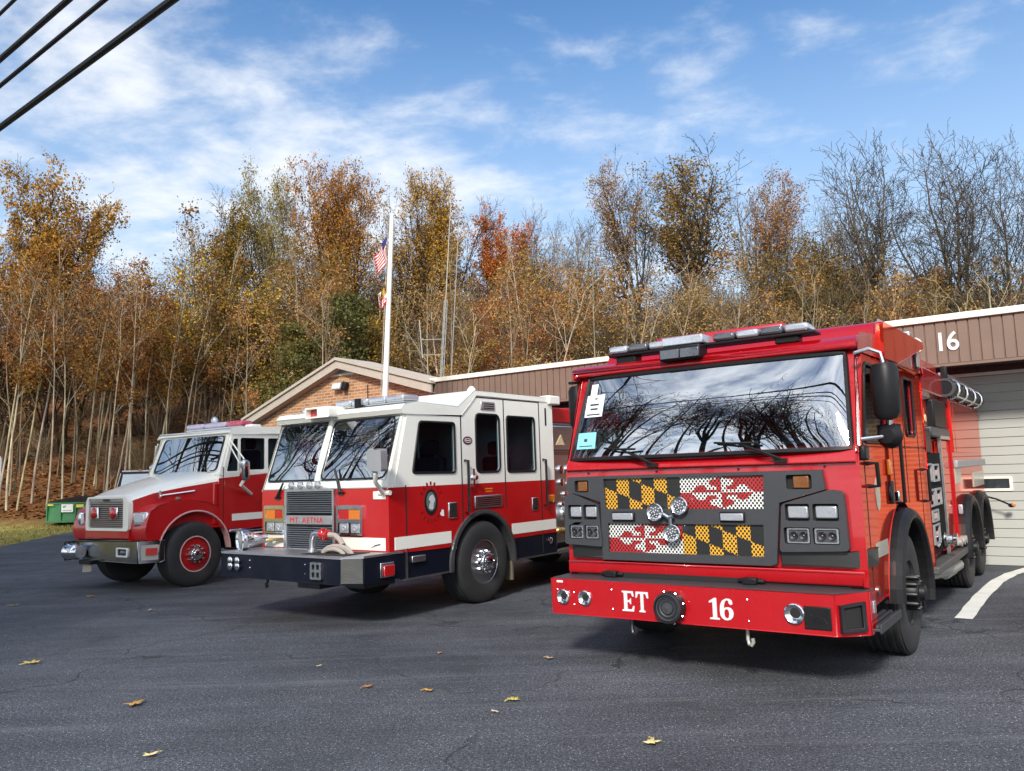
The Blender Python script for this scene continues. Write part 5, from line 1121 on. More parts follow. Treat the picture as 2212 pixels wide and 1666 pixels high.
# ------------------------------------------------------------------ overhead cables
for i, (p, rad, lb) in enumerate((((-5.96, 9.22), .036, 'lowest and thickest black overhead cable crossing the corner of the sky'), ((-5.33, 8.22), .022, 'thin black overhead cable between two thicker ones'), ((-5.01, 7.70), .028, 'thick black overhead cable second from the upper corner of the sky'), ((-4.52, 6.92), .016, 'short thin black cable cutting the very corner of the sky'))):
    dx, dy = .783, -.622; q = MB()
    q.tube([(p[0]+dx*s-0, p[1]+dy*s, 6.0+.00028*(s-2)**2) for s in range(-70, 71, 5)], rad, 8)
    tag(q.build('overhead_cable', CABLE), lb, 'cable', 'overhead cables')
# ------------------------------------------------------------------ dumpster, pickup roof, post
def dumpster():
    t = empty('dumpster', (-21.25, 37.2, 0), math.atan2(-1.2, 1.75)+.28, 'green steel dumpster with dark lids and a white sign at the wood edge', 'dumpster')
    body = [(-.10, .15), (.0, 1.02), (1.5, 1.20), (1.5, .15)]
    MB().prism(body, 'x', 0, 2.55).build('bin', GREEN, t, bevel=.015)
    q = MB().box(-.04, 2.59, -.05, .0, .98, 1.05)
    for x in (.0, .82, 1.66, 2.47): q.box(x, x+.07, -.13, .02, .15, .99)
    q.box(-.02, 2.57, -.15, -.05, .16, .24); q.build('rib', GREEN, t)
    for x0, x1 in ((.0, 1.26), (1.29, 2.55)): MB().prism([(-.06, 1.055), (1.5, 1.23), (1.5, 1.29), (-.06, 1.10)], 'x', x0, x1).build('lid', BLACK, t)
    s = MB().box(.93, 1.60, -.155, -.145, .62, .97).build('sign', WVINYL, t)
    MB().tube([(1.02, -.16, .90), (1.06, -.16, .82), (1.10, -.16, .90), (1.14, -.16, .82), (1.19, -.16, .91)], .016, 5).build('sign_mark', GREEN, s); MB().box(1.0, 1.53, -.158, -.155, .68, .71).build('sign_line', GREYP, s)
    MB().box(1.78, 2.2, -.155, -.145, .82, .95).box(.12, .45, -.155, -.145, .92, .98).build('sticker', YELST, t)
    MB().box(-.30, .0, .25, .85, .55, .75).build('lift_pocket', DKMET, t); MB().box(.1, .25, .3, 1.2, 0, .15).box(2.3, 2.45, .3, 1.2, 0, .15).build('skid', DKMET, t)
dumpster()
def pickup():
    t = empty('pickup_truck', (-10.8, 24.2, 0), .40, 'pale pickup truck mostly hidden behind the long hood of the leftmost truck', 'pickup truck')
    PT = mat('pale_metallic', (.55, .52, .46), .35, .2, .6, .05)
    MB().prism([(-2.1, .5), (-2.15, 1.0), (-2.0, 1.22), (-.55, 1.32), (2.6, 1.35), (2.6, .5)], 'x', -.98, .98).build('body', PT, t, bevel=.08)
    MB().prism([(.02, 2.08), (.12, 2.16), (1.3, 2.18), (1.3, 2.06)], 'x', -.78, .78).build('roof', PT, t, bevel=.04)
    fm = lambda a, b: (a*(1.0-.18*(b-1.3)/.8), -.55+(b-1.3)*.72, b)
    MB().plate([(-.97, 1.30), (.97, 1.30), (.97, 2.12), (-.97, 2.12)], [[(-.86, 1.36), (.86, 1.36), (.90, 2.05), (-.90, 2.05)]], fm, (0, .04, 0)).build('windshield_frame', BLACK, t)
    MB().plate([(-.9, 1.34), (.9, 1.34), (.92, 2.06), (-.92, 2.06)], [], fm, (0, .01, 0)).build('windshield', glassmat('pickup_glass', (.5, .55, .5), .35), t)
    MB().box(-.85, .85, 1.25, 1.30, 1.33, 2.10).build('cab_rear_wall', PT, t)
    q = MB()
    for x in (-.3, 0, .3): q.cbox((x, .10, 2.165), (.09, .06, .03))
    q.build('roof_marker', AMBER, t, bevel=.008)
    for s in (1, -1):
        MB().plate([(-.45, 1.33), (1.25, 1.33), (1.25, 2.08), (.05, 2.08)], [[(-.28, 1.40), (1.18, 1.40), (1.18, 2.0), (.10, 2.0)]], lambda a, b: (s*(.96-.16*(b-1.33)/.75), a, b), (s*.02, 0, 0)).build('door_frame', PT, t)
        for y in (-1.3, 1.9):
            w = MB().lathe([(.38, 0), (.40, -.05), (.40, -.22), (.36, -.25), (0, -.25)], (s*.99, y, .40), (s, 0, 0), 24).build('wheel', RUBBER, t); MB().lathe([(.24, .0), (.2, .012), (0, .02)], (s*.99, y, .40), (s, 0, 0), 18).build('rim', ALU, w)
    MB().box(-.9, .9, -2.2, -2.1, .55, .8).build('bumper', CHROME, t, bevel=.02)
pickup()
t = empty('marker_post', (-9.63, 15.0, 0), .3, 'pale rounded marker post at the far left edge of the lot', 'post')
MB().plate(rpoly([(-.14, 1.0), (.13, 1.0), (.15, 2.36), (-.14, 2.36)], .09), [], lambda a, b: (a, 0, b), (0, .03, 0)).build('panel', WVINYL, t, bevel=.008); MB().box(-.05, .05, .03, .08, 0, 1.9).build('support', GALV, t)
# ------------------------------------------------------------------ fallen leaves on the asphalt
LF = plantmat('fallen_leaf', .25, .15)
def lobed(seed, n=5):
    r = random.Random(seed); pts = []
    for i in range(n*4):
        a = 2*math.pi*i/(n*4); k = (1, .62, .42, .62)[i % 4] if i//4 != 3 else (.5, .4, .35, .4)[i % 4]
        pts.append((k*math.cos(a)*r.uniform(.85, 1.1), k*math.sin(a)*r.uniform(.8, 1.05)))
    return pts
leaves = [((72, 1435), .11, (.62, .45, .14), 'largest pale yellow leaf lying on the left of the asphalt'), ((290, 1525), .12, (.48, .27, .10), 'curled tan leaf on the asphalt in the left foreground'), ((325, 1635), .065, (.62, .50, .26), 'small cream leaf close to the bottom edge left of centre'),
 ((195, 1290), .10, (.45, .22, .07), 'orange-brown leaf beside the leftmost bumper shadow'), ((30, 1310), .09, (.34, .24, .16), 'pale leaf scraps at the far left edge of the lot'), ((325, 1320), .06, (.40, .33, .26), 'tiny pale leaf on the asphalt left of the blue bumper'),
 ((795, 1487), .065, (.40, .19, .10), 'reddish leaf on the asphalt in front of the middle engine'), ((927, 1495), .06, (.46, .24, .07), 'small ochre leaf right of the reddish one in mid foreground'), ((1110, 1515), .075, (.50, .42, .12), 'flat yellow leaf in the centre foreground'), ((951, 1413), .05, (.36, .20, .12), 'small rust leaf on open asphalt between the two front bumpers'),
 ((1187, 1425), .06, (.42, .28, .20), 'pinkish leaf at the left corner of the red bumper'), ((1407, 1608), .085, (.58, .46, .22), 'pale curled leaf alone on the dark right foreground'), ((1068, 1540), .04, (.52, .44, .34), 'tiny cream leaf just below the flat yellow one'), ((688, 1442), .035, (.45, .38, .22), 'tiny straw-coloured leaf on the open asphalt near mid left')]
for i, ((u, v), s, c, lb) in enumerate(leaves):
    d = rr*((u-1106)/1752.6)+uu*(-(v-833)/1752.6)+fw; k = -1.734/d.z; p = Vector((0, 0, 1.734))+d*k
    pts = lobed(i); r = random.Random(i+40); cu = r.uniform(.25, .6); m = MB(); n = len(pts)
    V = [(0, 0, .012)]+[(x*s*.8, y*s*.8, .008+cu*s*(.35*abs(x)**1.5+.25*(y*y))+r.uniform(0, .12)*s) for x, y in pts]
    m.add(V, [(0, 1+j, 1+(j+1) % n) for j in range(n)]); m.tube([(0, 0, .012), (-s*.5, .02, .02), (-s*1.1, s*.2, .012)], .004, 4)
    o = m.build('fallen_leaf', LF, solid=.002); o.location = (p.x, p.y, .004); o.rotation_euler = (0, 0, r.uniform(0, 6)); o.color = c4(c); tag(o, lb, 'leaf', 'fallen leaves on the asphalt')
# ------------------------------------------------------------------ trees
WID = {}
class Tree:
    def __init__(s, seed): s.r = np.random.default_rng(seed); s.seg = []; s.tip = []
    def branch(s, p, d, L, rad, lvl, P_, leafy):
        r = s.r; n = max(2, int(round(L/(P_['step'][min(lvl, len(P_['step'])-1)])))); q = p; rad0 = rad; acc = 0
        for i in range(n):
            t = (i+1)/n; d = d+r.normal(0, P_['wob'][min(lvl, 3)], 3)+np.array([0, 0, P_['up'][min(lvl, 3)]]); d /= np.linalg.norm(d)
            e = q+d*(L/n); r1 = max(rad0*(1-(1-P_['taper'])*t), P_['rmin'])
            s.seg.append((*q, *e, max(rad, P_['rmin']), r1, lvl)); rad = r1; q = e
            if lvl < P_['lv'] and t >= P_['start'][lvl] and i < n:
                acc += P_['dens'][lvl]*(L/n)
                while acc > 0 and r.random() < max(.3, acc):
                    acc -= 1; az = r.uniform(0, 2*math.pi); an = R(r.uniform(*P_['ang'][lvl])); o = np.cross(d, [math.cos(az), math.sin(az), .3]); o /= np.linalg.norm(o)+1e-9
                    dd = d*math.cos(an)+o*math.sin(an); cl = L*P_['rat'][lvl]*(1-P_['shr'][lvl]*t)*r.uniform(.65, 1.2)
                    lf = leafy if lvl else float(np.clip(r.normal(P_['leaf'], P_['lvar']), 0, 1)); s.branch(q, dd, cl, max(rad*P_['rr'][lvl], P_['rmin']), lvl+1, P_, lf)
            if lvl >= P_['lv']-1: s.tip.append((*q, leafy))
    def bark(s, name, pred=lambda l: True):
        vs, fs = [], []; b = 0
        for g in s.seg:
            if not pred(g[8]): continue
            p = np.array(g[:3]); q = np.array(g[3:6]); d = q-p; l = np.linalg.norm(d)
            if l < 1e-6: continue
            d /= l; n = (8, 5, 3, 3, 3)[int(g[8])]; e = np.cross(d, [.31, .77, .2] if abs(d[2]) > .9 else [0, 0, 1]); e /= np.linalg.norm(e); f = np.cross(d, e); a = np.arange(n)*2*np.pi/n
            ring = np.outer(np.cos(a), e)+np.outer(np.sin(a), f); vs.append(p-d*g[6]*.3+ring*g[6]); vs.append(q+d*g[7]*.3+ring*g[7])
            for j in range(n): fs.append((b+j, b+(j+1) % n, b+n+(j+1) % n, b+n+j))
            b += 2*n
        return vs, fs
    def leaves(s, N, size, spread):
        T = np.array(s.tip); r = s.r; w = T[:, 3]**3+.002; idx = r.choice(len(T), N, p=w/w.sum()); c = T[idx, :3]+r.normal(0, spread, (N, 3))
        sz = size*r.uniform(.55, 1.35, N); a = r.normal(size=(N, 3)); a /= np.linalg.norm(a, axis=1)[:, None]; b = np.cross(a, r.normal(size=(N, 3))); b /= np.linalg.norm(b, axis=1)[:, None]
        a *= sz[:, None]; b *= (sz*.62)[:, None]; V = np.stack([c-a, c-a*.1+b, c+a, c+a*.1-b], 1).reshape(-1, 3); F = np.arange(4*N).reshape(N, 4); return V, F
def npmesh(name, vs, fs, m):
    me = bpy.data.meshes.new(name); V = np.concatenate(vs) if isinstance(vs, list) else vs; me.from_pydata(V.tolist(), [], [list(f) for f in fs]); me.materials.append(m); return me
BASE = dict(step=(1.2, .8, .5, .4), wob=(.04, .06, .075, .09), up=(.02, .055, .075, .06), taper=.25, rmin=.016, lv=3, start=(.35, .2, .15, 0), dens=(1.5, 1.6, 2.2), ang=((28, 55), (30, 60), (30, 65)), rat=(.42, .46, .5), shr=(.55, .4, .3), rr=(.5, .5, .5), leaf=.6, lvar=.35)
def proto(seed, H, rad, nl, size, spread=.25, **k):
    P_ = dict(BASE); P_.update(k); t = Tree(seed); t.branch(np.zeros(3)-np.array([0, 0, .5]), np.array([0, 0, 1.]), H, rad, 0, P_, 0); return finish(t, nl, size, spread)
def finish(t, nl, size, spread):
    v, f = t.bark('b', lambda l: l <= 1); trunk = npmesh('trunk', v, f, BARK)
    v2, f2 = t.bark('b', lambda l: l > 1); tw = npmesh('branches', v2, f2, BARK) if f2 else None
    lv = npmesh('foliage', *t.leaves(int(nl*2.3), size*.68, spread*.8), LEAF) if nl else None
    hz = max(s_[5] for s_ in t.seg); T_ = np.array(t.tip); WID[id(trunk)] = 2*np.percentile(np.hypot(T_[:, 0], T_[:, 1]), 90)/hz; return (trunk, tw, lv, hz)
def forked(seed, H, rad, nl, size, fork=.42, nlead=4, sp=(18, 38), spread=.3, **k):
    """a trunk that forks into several rising leaders: broad rounded crown"""
    P_ = dict(BASE); P_.update(k); t = Tree(seed); r = t.r; p = np.array([0, 0, -.5]); d = np.array([0, 0, 1.]); n = 6
    for i in range(n):
        d = d+r.normal(0, .035, 3); d /= np.linalg.norm(d); q = p+d*(H*fork/n); t.seg.append((*p, *q, rad*(1-.05*i), rad*(1-.05*(i+1)), 0)); p = q
        if i > 2 and r.random() < .55:
            az = r.uniform(0, 6.28); dd = np.array([math.cos(az)*.8, math.sin(az)*.8, .55]); t.branch(p, dd/np.linalg.norm(dd), H*.26, rad*.3, 1, P_, float(np.clip(r.normal(P_['leaf']*.6, .3), 0, 1)))
    az0 = r.uniform(0, 6)
    for j in range(nlead):
        az = az0+j*2*math.pi/nlead+r.uniform(-.4, .4); an = R(r.uniform(*sp)) if j else R(6); dd = np.array([math.sin(an)*math.cos(az), math.sin(an)*math.sin(az), math.cos(an)])
        t.branch(p, dd, H*(1-fork)*r.uniform(.85, 1.05), rad*.58, 1, P_, float(np.clip(r.normal(P_['leaf'], P_['lvar']), .05, 1)))
    return finish(t, nl, size, spread)
FK = dict(lv=4, start=(0, .16, .12, .08), dens=(1, 1.7, 2.4, 2.2), ang=((20, 40), (24, 50), (28, 55), (30, 60)), rat=(.5, .50, .48, .5), shr=(.4, .45, .35, .3), rr=(.5, .5, .55, .6), step=(1, .8, .6, .5, .4), rmin=.014)
def fk(**k): d = dict(FK); d.update(k); return d
PR = {
 'oak1': forked(11, 17, .26, 9000, .15, .36, 4, (16, 34), .30, **fk(leaf=.7, lvar=.3)),
 'oak2': forked(12, 17, .25, 7500, .15, .40, 5, (14, 30), .30, **fk(leaf=.55, lvar=.4)),
 'oak3': forked(13, 18, .24, 4800, .14, .45, 4, (14, 28), .32, **fk(leaf=.45, lvar=.4)),
 'thin1': forked(14, 18, .22, 2600, .13, .44, 4, (14, 30), .35, **fk(leaf=.4, lvar=.4)),
 'bare1': forked(15, 19, .26, 0, .1, .36, 4, (14, 32), .3, **fk(rmin=.015)),
 'bare2': forked(16, 18, .22, 0, .1, .46, 4, (10, 26), .3, **fk(rmin=.015)),
 'sap1': proto(21, 13, .060, 350, .12, .3, lv=3, start=(.40, .2, .1, 0), dens=(1.0, 1.6, 1.5), rat=(.26, .5, .5), rmin=.012, ang=((24, 50), (25, 55), (30, 60))),
 'sap2': proto(22, 14, .072, 500, .12, .3, lv=3, start=(.48, .2, .1, 0), dens=(1.1, 1.6, 1.6), rat=(.25, .5, .5), rmin=.012, ang=((22, 45), (25, 55), (30, 60)), wob=(.03, .06, .09, .1)),
 'sap3': proto(23, 12, .07, 150, .11, .3, lv=3, start=(.25, .2, .1, 0), dens=(1.0, 1.7, 1.6), rat=(.34, .5, .5), rmin=.012, ang=((24, 45), (25, 55), (30, 60)), wob=(.06, .07, .09, .1)),
 'sap4': proto(24, 15, .078, 700, .12, .3, lv=3, start=(.55, .2, .1, 0), dens=(1.3, 1.6, 1.6), rat=(.26, .5, .5), rmin=.012, wob=(.025, .06, .09, .1)),
 'brush1': forked(31, 9, .08, 1500, .095, .22, 6, (10, 34), .35, **fk(leaf=.6, lvar=.3, rmin=.011, dens=(1, 2.0, 2.4, 2.0))),
 'brush2': forked(32, 8, .07, 600, .09, .15, 7, (12, 40), .35, **fk(leaf=.5, lvar=.4, rmin=.012, dens=(1, 2.2, 2.4, 2.0))),
 'dense1': forked(33, 12, .14, 6000, .12, .28, 5, (14, 40), .42, **fk(leaf=.8, lvar=.25)),
 'dense2': forked(34, 13, .15, 4600, .12, .30, 5, (12, 34), .42, **fk(leaf=.7, lvar=.3)),
 'twig1': forked(36, 12, .11, 120, .10, .22, 6, (10, 30), .35, **fk(leaf=.5, lvar=.4, rmin=.013, dens=(1, 2.0, 2.6, 2.2))),
 'twig2': forked(37, 12, .10, 60, .10, .35, 4, (8, 24), .35, **fk(leaf=.5, lvar=.4, rmin=.013, dens=(1, 2.0, 2.6, 2.2))),
 'ever1': proto(35, 10, .15, 5200, .13, .32, lv=2, start=(.08, .05, 0), dens=(5.5, 3.0), ang=((60, 85), (35, 65)), rat=(.32, .35), shr=(.75, .4), leaf=.9, lvar=.1, up=(.02, .03, .02, 0)),
}
def ux(u, D): return ((u-1106)/1752.6*math.cos(ROLL))*D*1.0-ROLL*-0.05*D
def zat(u, v, D): return 1.734+(1020-.0332*(u-1106)-v)/1752.6*D*1.005
TN = [0]
def tree(kind, x, y, H, leafc, barkc, label, group, lean=2.2, rz=None, cat='tree', wide=1.0, name='tree', zoff=0):
    trunk, tw, lv, hz = PR[kind]; r = random.Random(TN[0]*7+3); TN[0] += 1
    s = H/hz; e = bpy.data.objects.new(name, None); COL.objects.link(e); e.location = (x, y, hill(x, y)+zoff); e.empty_display_size = .5
    e.rotation_euler = Euler((0, R(lean), 0)); e.scale = (1, 1, 1); tag(e, label, cat, group)
    z = r.uniform(0, 6.28) if rz is None else rz
    for nm, me, c in (('trunk', trunk, barkc), ('branches', tw, [a*.8 for a in barkc]), ('crown', lv, leafc)):
        if me is None: continue
        o = bpy.data.objects.new(nm, me); COL.objects.link(o); o.parent = e; o.scale = (s*wide, s*wide, s); o.rotation_euler = (0, 0, z); o.color = c4(c)
    return e
def dk(c, k): return tuple(a*k for a in c)
def jit(c, r, k=.18): f = r.uniform(1-k, 1+k); return tuple(min(1, a*f*r.uniform(.92, 1.08)) for a in c)
OCH, RUST, OLIVE, BRN, YEL, DKG, ORG = (.34, .185, .045), (.34, .15, .055), (.18, .155, .045), (.17, .10, .045), (.44, .28, .06), (.12, .12, .045), (.42, .17, .045)
PALE, GREY, DARKB, MID = (.34, .28, .20), (.20, .17, .13), (.060, .048, .038), (.25, .195, .135)
# skyline trees, described one by one:  u, top v, distance, kind, leaf, bark, label
TWIG = (.115, .095, .075)
sky = [
 (95, 318, 52, 'oak1', OCH, DARKB, 'tall rounded oak with rusty brown crown standing alone at the left of the skyline', 165),
 (8, 455, 56, 'thin1', OCH, DARKB, 'half bare tree at the left edge of the skyline beside the rounded oak', 90),
 (445, 395, 58, 'oak1', (.20, .13, .03), DARKB, 'olive brown bushy tree left of the tallest trees in the middle skyline', 118),
 (610, 328, 60, 'oak3', (.26, .20, .06), GREY, 'tall greenish yellow tree left of centre on the skyline', 130),
 (555, 400, 64, 'bare2', BRN, DARKB, 'bare grey tree between the olive bushy tree and the greenish yellow tree', 110),
 (700, 342, 60, 'oak2', (.38, .18, .05), DARKB, 'tall orange tree just left of the flagpole on the skyline', 150),
 (770, 350, 64, 'thin1', RUST, DARKB, 'sparse rust tree behind the flagpole top', 110),
 (880, 345, 58, 'bare1', OCH, DARKB, 'dark many-branched bare tree right of the flagpole', 125),
 (960, 352, 56, 'oak2', (.36, .20, .04), DARKB, 'ochre-topped tree behind the radio mast', 140),
 (1095, 415, 58, 'oak1', (.42, .14, .045), DARKB, 'orange red round-topped tree right of the radio mast', 105),
 (1180, 410, 70, 'bare1', BRN, GREY, 'pale bare tree on the far ridge right of the orange red tree', 100),
 (1270, 440, 66, 'bare2', BRN, GREY, 'small bare tree on the ridge in the low gap of the skyline', 90),
 (1390, 320, 54, 'thin1', (.33, .19, .08), DARKB, 'fine-twigged thinly leaved tree above the red truck roof light', 125),
 (1540, 288, 56, 'oak3', (.27, .17, .06), DARKB, 'broad half-leaved brown tree, widest on the right skyline', 260),
 (1640, 340, 60, 'thin1', (.33, .17, .08), GREY, 'rusty thin tree on the right flank of the widest brown tree', 130),
 (1720, 420, 64, 'bare2', BRN, GREY, 'small bare tree in the dip of the right skyline', 110),
 (1900, 245, 50, 'bare2', BRN, TWIG, 'tall bare tree with upswept branches left of the pair at the right', 150),
 (2060, 255, 52, 'bare1', BRN, TWIG, 'wide bare tree with fan-shaped crown at the right of the skyline', 230),
 (2190, 262, 50, 'bare1', BRN, TWIG, 'dark bare tree cut by the right edge of the picture', 170),
 (1800, 395, 60, 'bare1', BRN, GREY, 'lower bare tree left of the tall upswept one', 120),
]
for u, v, D, k, lc, bc, lb, wd in sky:
    x = ux(u, D); H = zat(u, v, D)-hill(x, D); tree(k, x, D, H, dk(lc, 1.0), bc, lb, 'trees along the skyline', 1.5, wide=1.35*wd/1752.6*D/(WID[id(PR[k][0])]*H))
# pale slender trunks at the front of the wood
rnd = random.Random(77)
front = [(18, 1112, 560), (72, 1085, 520), (135, 1088, 600), (178, 1100, 640), (205, 1050, 560), (245, 1065, 640), (262, 1090, 600), (283, 1070, 560), (305, 1060, 620), (330, 1040, 500), (385, 1030, 640), (412, 1010, 600), (440, 980, 540), (470, 980, 640), (40, 1110, 620), (103, 1095, 640), (232, 1095, 660), (352, 1050, 700), (-5, 1100, 600), (505, 950, 640)]
for i, (u, vb, vt) in enumerate(front):
    D = 39.5+2.4*((1112-vb)/45)+rnd.uniform(-.5, .5); x = ux(u, D); D = max(39, min(62, D)); H = max(7.5, zat(u, vt, D)-hill(x, D)+rnd.uniform(0, 2))
    tree(rnd.choice(['sap1', 'sap2', 'sap4', 'sap2', 'sap4']), x, D, H, jit((.24, .11, .035), rnd), jit(dk(PALE, .9), rnd, .25), 'slender pale-barked tree at the front of the wood on the left', 'slender trees at the left wood edge', 4.8+rnd.uniform(-2.2, 1.8))
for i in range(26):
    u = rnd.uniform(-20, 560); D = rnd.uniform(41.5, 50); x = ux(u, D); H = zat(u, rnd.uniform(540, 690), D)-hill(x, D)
    tree(rnd.choice(['sap1', 'sap2', 'sap3', 'sap4', 'sap4']), x, D, H, jit((.22, .11, .04), rnd), jit(dk(PALE, .5), rnd, .35), 'slender tree standing a few ranks back in the wood on the left', 'slender trees inside the left wood', rnd.uniform(2, 8))  # bark darkened as painted shade inside the wood
for i in range(58):
    u = 520+(2212-520)*(i+rnd.uniform(.1, .9))/58; D = rnd.uniform(38.5, 50); x = ux(u, D); H = zat(u, rnd.uniform(500, 690), D)-hill(x, D)
    tree(rnd.choice(['sap1', 'sap2', 'sap3', 'sap3', 'sap4']), x, D, H, jit((.34, .19, .07), rnd), jit(PALE if rnd.random() < .6 else MID, rnd, .25), 'slender pale tree standing behind the station roof', 'slender trees behind the station', rnd.uniform(-1.5, 5), wide=rnd.uniform(.9, 1.3))
# crooked pale trunk right of the mast
tree('sap3', ux(1000, 41), 41, 9.5, (.3, .2, .08), (.55, .44, .28), 'crooked cream-barked leaning tree right of the radio mast', None, 6)
# coloured mid-height trees, placed where the photo shows each colour
midl = [(450, 545, 46, 'dense1', YEL, 'yellow ochre leafy tree above the hood of the leftmost truck'), (345, 600, 47, 'brush1', (.36, .17, .05), 'orange brown small tree left of the yellow ochre one'), (540, 580, 48, 'brush1', YEL, 'thin yellow small tree right of the yellow ochre leafy one'),
 (690, 640, 43, 'ever1', DKG, 'dark green evergreen left of the flagpole'), (600, 700, 42, 'ever1', (.16, .135, .045), 'olive green low evergreen above the brick gable'), (780, 660, 45, 'ever1', DKG, 'dark green evergreen behind the flagpole'),
 (735, 500, 52, 'dense1', (.24, .13, .03), 'dark brown leafy tree left of the flag'), (870, 620, 45, 'dense2', (.34, .20, .05), 'golden leafy tree just right of the flagpole'), (1130, 560, 46, 'dense2', (.46, .19, .07), 'orange leafy tree standing in the middle of the wood'), (1210, 510, 54, 'dense1', (.27, .15, .04), 'olive ochre leafy tree right of the orange one'),
 (1010, 560, 50, 'dense2', (.30, .16, .05), 'brown leafy tree behind the crooked trunk'), (1075, 760, 40, 'brush1', ORG, 'low orange bush behind the station roof edge'), (1200, 780, 40, 'brush1', ORG, 'small bright orange bush near the red truck'), (1330, 620, 47, 'brush1', (.44, .28, .11), 'tan feathery small tree left of the red truck roof'), (1440, 610, 45, 'brush1', (.42, .28, .12), 'tan feathery tree above the red truck light bar'), (1530, 560, 46, 'dense2', (.38, .25, .10), 'straw-brown leafy tree under the widest skyline tree'),
 (1600, 640, 44, 'brush2', (.40, .28, .12), 'straw-coloured brush behind the red truck'), (1720, 510, 52, 'dense1', (.17, .11, .03), 'dark olive leafy tree left of the upswept bare tree'), (1850, 470, 54, 'dense1', (.16, .10, .028), 'dark brown-green leafy tree beneath the upswept bare tree'), (1960, 560, 50, 'dense2', (.22, .12, .04), 'russet leafy tree between the two tall bare trees'), (2110, 540, 52, 'dense1', (.15, .10, .035), 'dark leafy tree under the fan-shaped bare tree'), (2010, 640, 46, 'brush1', (.34, .15, .05), 'rust brush above the station fascia'),
 (650, 480, 58, 'dense2', (.30, .17, .04), 'amber leafy tree below the greenish yellow tree'), (160, 570, 50, 'brush1', (.36, .15, .06), 'rust twiggy small tree under the rounded oak'), (255, 575, 52, 'brush1', (.33, .15, .06), 'russet twiggy small tree in the low left gap')]
for u, v, D, k, lc, lb in midl:
    x = ux(u, D); H = zat(u, v, D)-hill(x, D); tree(k, x, D, H, dk(lc, .95), dk(MID, .7), lb, 'coloured trees in the wood', 1.5, wide=1.1)
# understorey and rear ranks, the wood's shade put into darker leaf and bark colours
rnd = random.Random(5)
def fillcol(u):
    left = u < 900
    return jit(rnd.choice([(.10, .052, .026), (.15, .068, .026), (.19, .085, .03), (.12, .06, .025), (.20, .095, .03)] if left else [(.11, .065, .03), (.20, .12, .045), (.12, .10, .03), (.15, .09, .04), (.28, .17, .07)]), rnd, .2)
for i in range(95):
    u = -120+2450*(i+rnd.uniform(0, 1))/95; D = rnd.uniform(46, 68); x = ux(u, D); top = rnd.uniform(560, 700); top = top-40 if 500 < u < 1150 or u > 1450 else top
    if 210 < u < 350: top = max(top, 590)
    k = rnd.choice(['brush1', 'twig1', 'twig2', 'twig1', 'twig2', 'dense2', 'sap4', 'brush2']); H = max(5, zat(u, top, D)-hill(x, D))
    tree(k, x, D, H, dk(fillcol(u), .42 if u < 900 else .6), jit((.115, .083, .056) if u < 900 else (.16, .12, .08), rnd, .35), 'brown twiggy tree deep in the wooded hillside', 'twiggy trees filling the wood', rnd.uniform(-1, 5), wide=rnd.uniform(1.0, 1.4))  # left ranks darkened more, deeper wood shade worked into the colours
for i in range(60):
    u = -120+2450*(i+rnd.uniform(0, 1))/60; D = rnd.uniform(39.5, 47); x = ux(u, D); k = rnd.choice(['brush2', 'brush1', 'brush2']); H = rnd.uniform(2.5, 5.5)
    if u < 520: H = rnd.uniform(1.5, 3.2); D += 3
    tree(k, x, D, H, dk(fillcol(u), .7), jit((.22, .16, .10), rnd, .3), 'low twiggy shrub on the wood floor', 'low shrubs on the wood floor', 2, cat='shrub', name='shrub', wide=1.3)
# far wood beyond the ridge and leaf litter: masses nobody would count
def mass(name, n, fx, size, m, col, seed, flat=0):
    r = np.random.default_rng(seed); c = fx(r, n); a = r.normal(size=(n, 3)); a[:, 2] *= (1-flat); a /= np.linalg.norm(a, axis=1)[:, None]; b = np.cross(a, r.normal(size=(n, 3)) if not flat else np.array([[0, 0, 1.]])+r.normal(0, .3, (n, 3))); b /= np.linalg.norm(b, axis=1)[:, None]
    s = size*r.uniform(.5, 1.4, n)[:, None]; a = a*s; b = b*s*.6; V = np.stack([c-a, c+b, c+a, c-b], 1).reshape(-1, 3); o = bpy.data.objects.new(name, npmesh(name, V, np.arange(4*n).reshape(n, 4), m)); COL.objects.link(o); o.color = c4(col); o['kind'] = 'stuff'; return o
def fl(r, n):
    y = 38.3+r.random(n)**1.4*24; x = (r.random(n)*1.5-.78)*y; return np.stack([x, y, np.array([hill(a, b) for a, b in zip(x, y)])+.03+r.random(n)**2*.12], 1)
mass('leaf_litter', 26000, fl, .13, plantmat('litter_leaf', .55, .1), (.15, .064, .026), 3, .7)
def far(r, n):
    x = (r.random(n)*1.6-.8)*95; y = 82+r.random(n)*14; h = 7+2.5*np.sin(x*.21)+1.6*np.sin(x*.57+1)+r.normal(0, .6, n); return np.stack([x, y, np.array([hill(a, b) for a, b in zip(x, y)])+h*r.random(n)**.7-1], 1)
mass('far_wood', 30000, far, .32, plantmat('far_leaf', .4, .2), (.17, .10, .055), 4)
def gf(r, n):
    y = 11+r.random(n)*27; ex = np.interp(y, [12, 19, 25, 27.5, 31, 34.6, 36.5, 38], [-14.2, -14.6, -15.7, -16.3, -17.2, -17.6, -17.6, -17.0]); x = ex-.05-r.random(n)**1.3*16; z = np.array([hill(a, b) for a, b in zip(x, y)])+.03*r.random(n); return np.stack([x, y, z+.02], 1)
r = np.random.default_rng(8); n = 16000; c = gf(r, n); hgt = r.uniform(.03, .11, n); dx = r.normal(0, .03, (n, 2)); w = r.normal(0, .012, (n, 2))
V = np.stack([np.c_[c[:, :2]-w, c[:, 2]], np.c_[c[:, :2]+w, c[:, 2]], np.c_[c[:, :2]+dx, c[:, 2]+hgt]], 1).reshape(-1, 3)
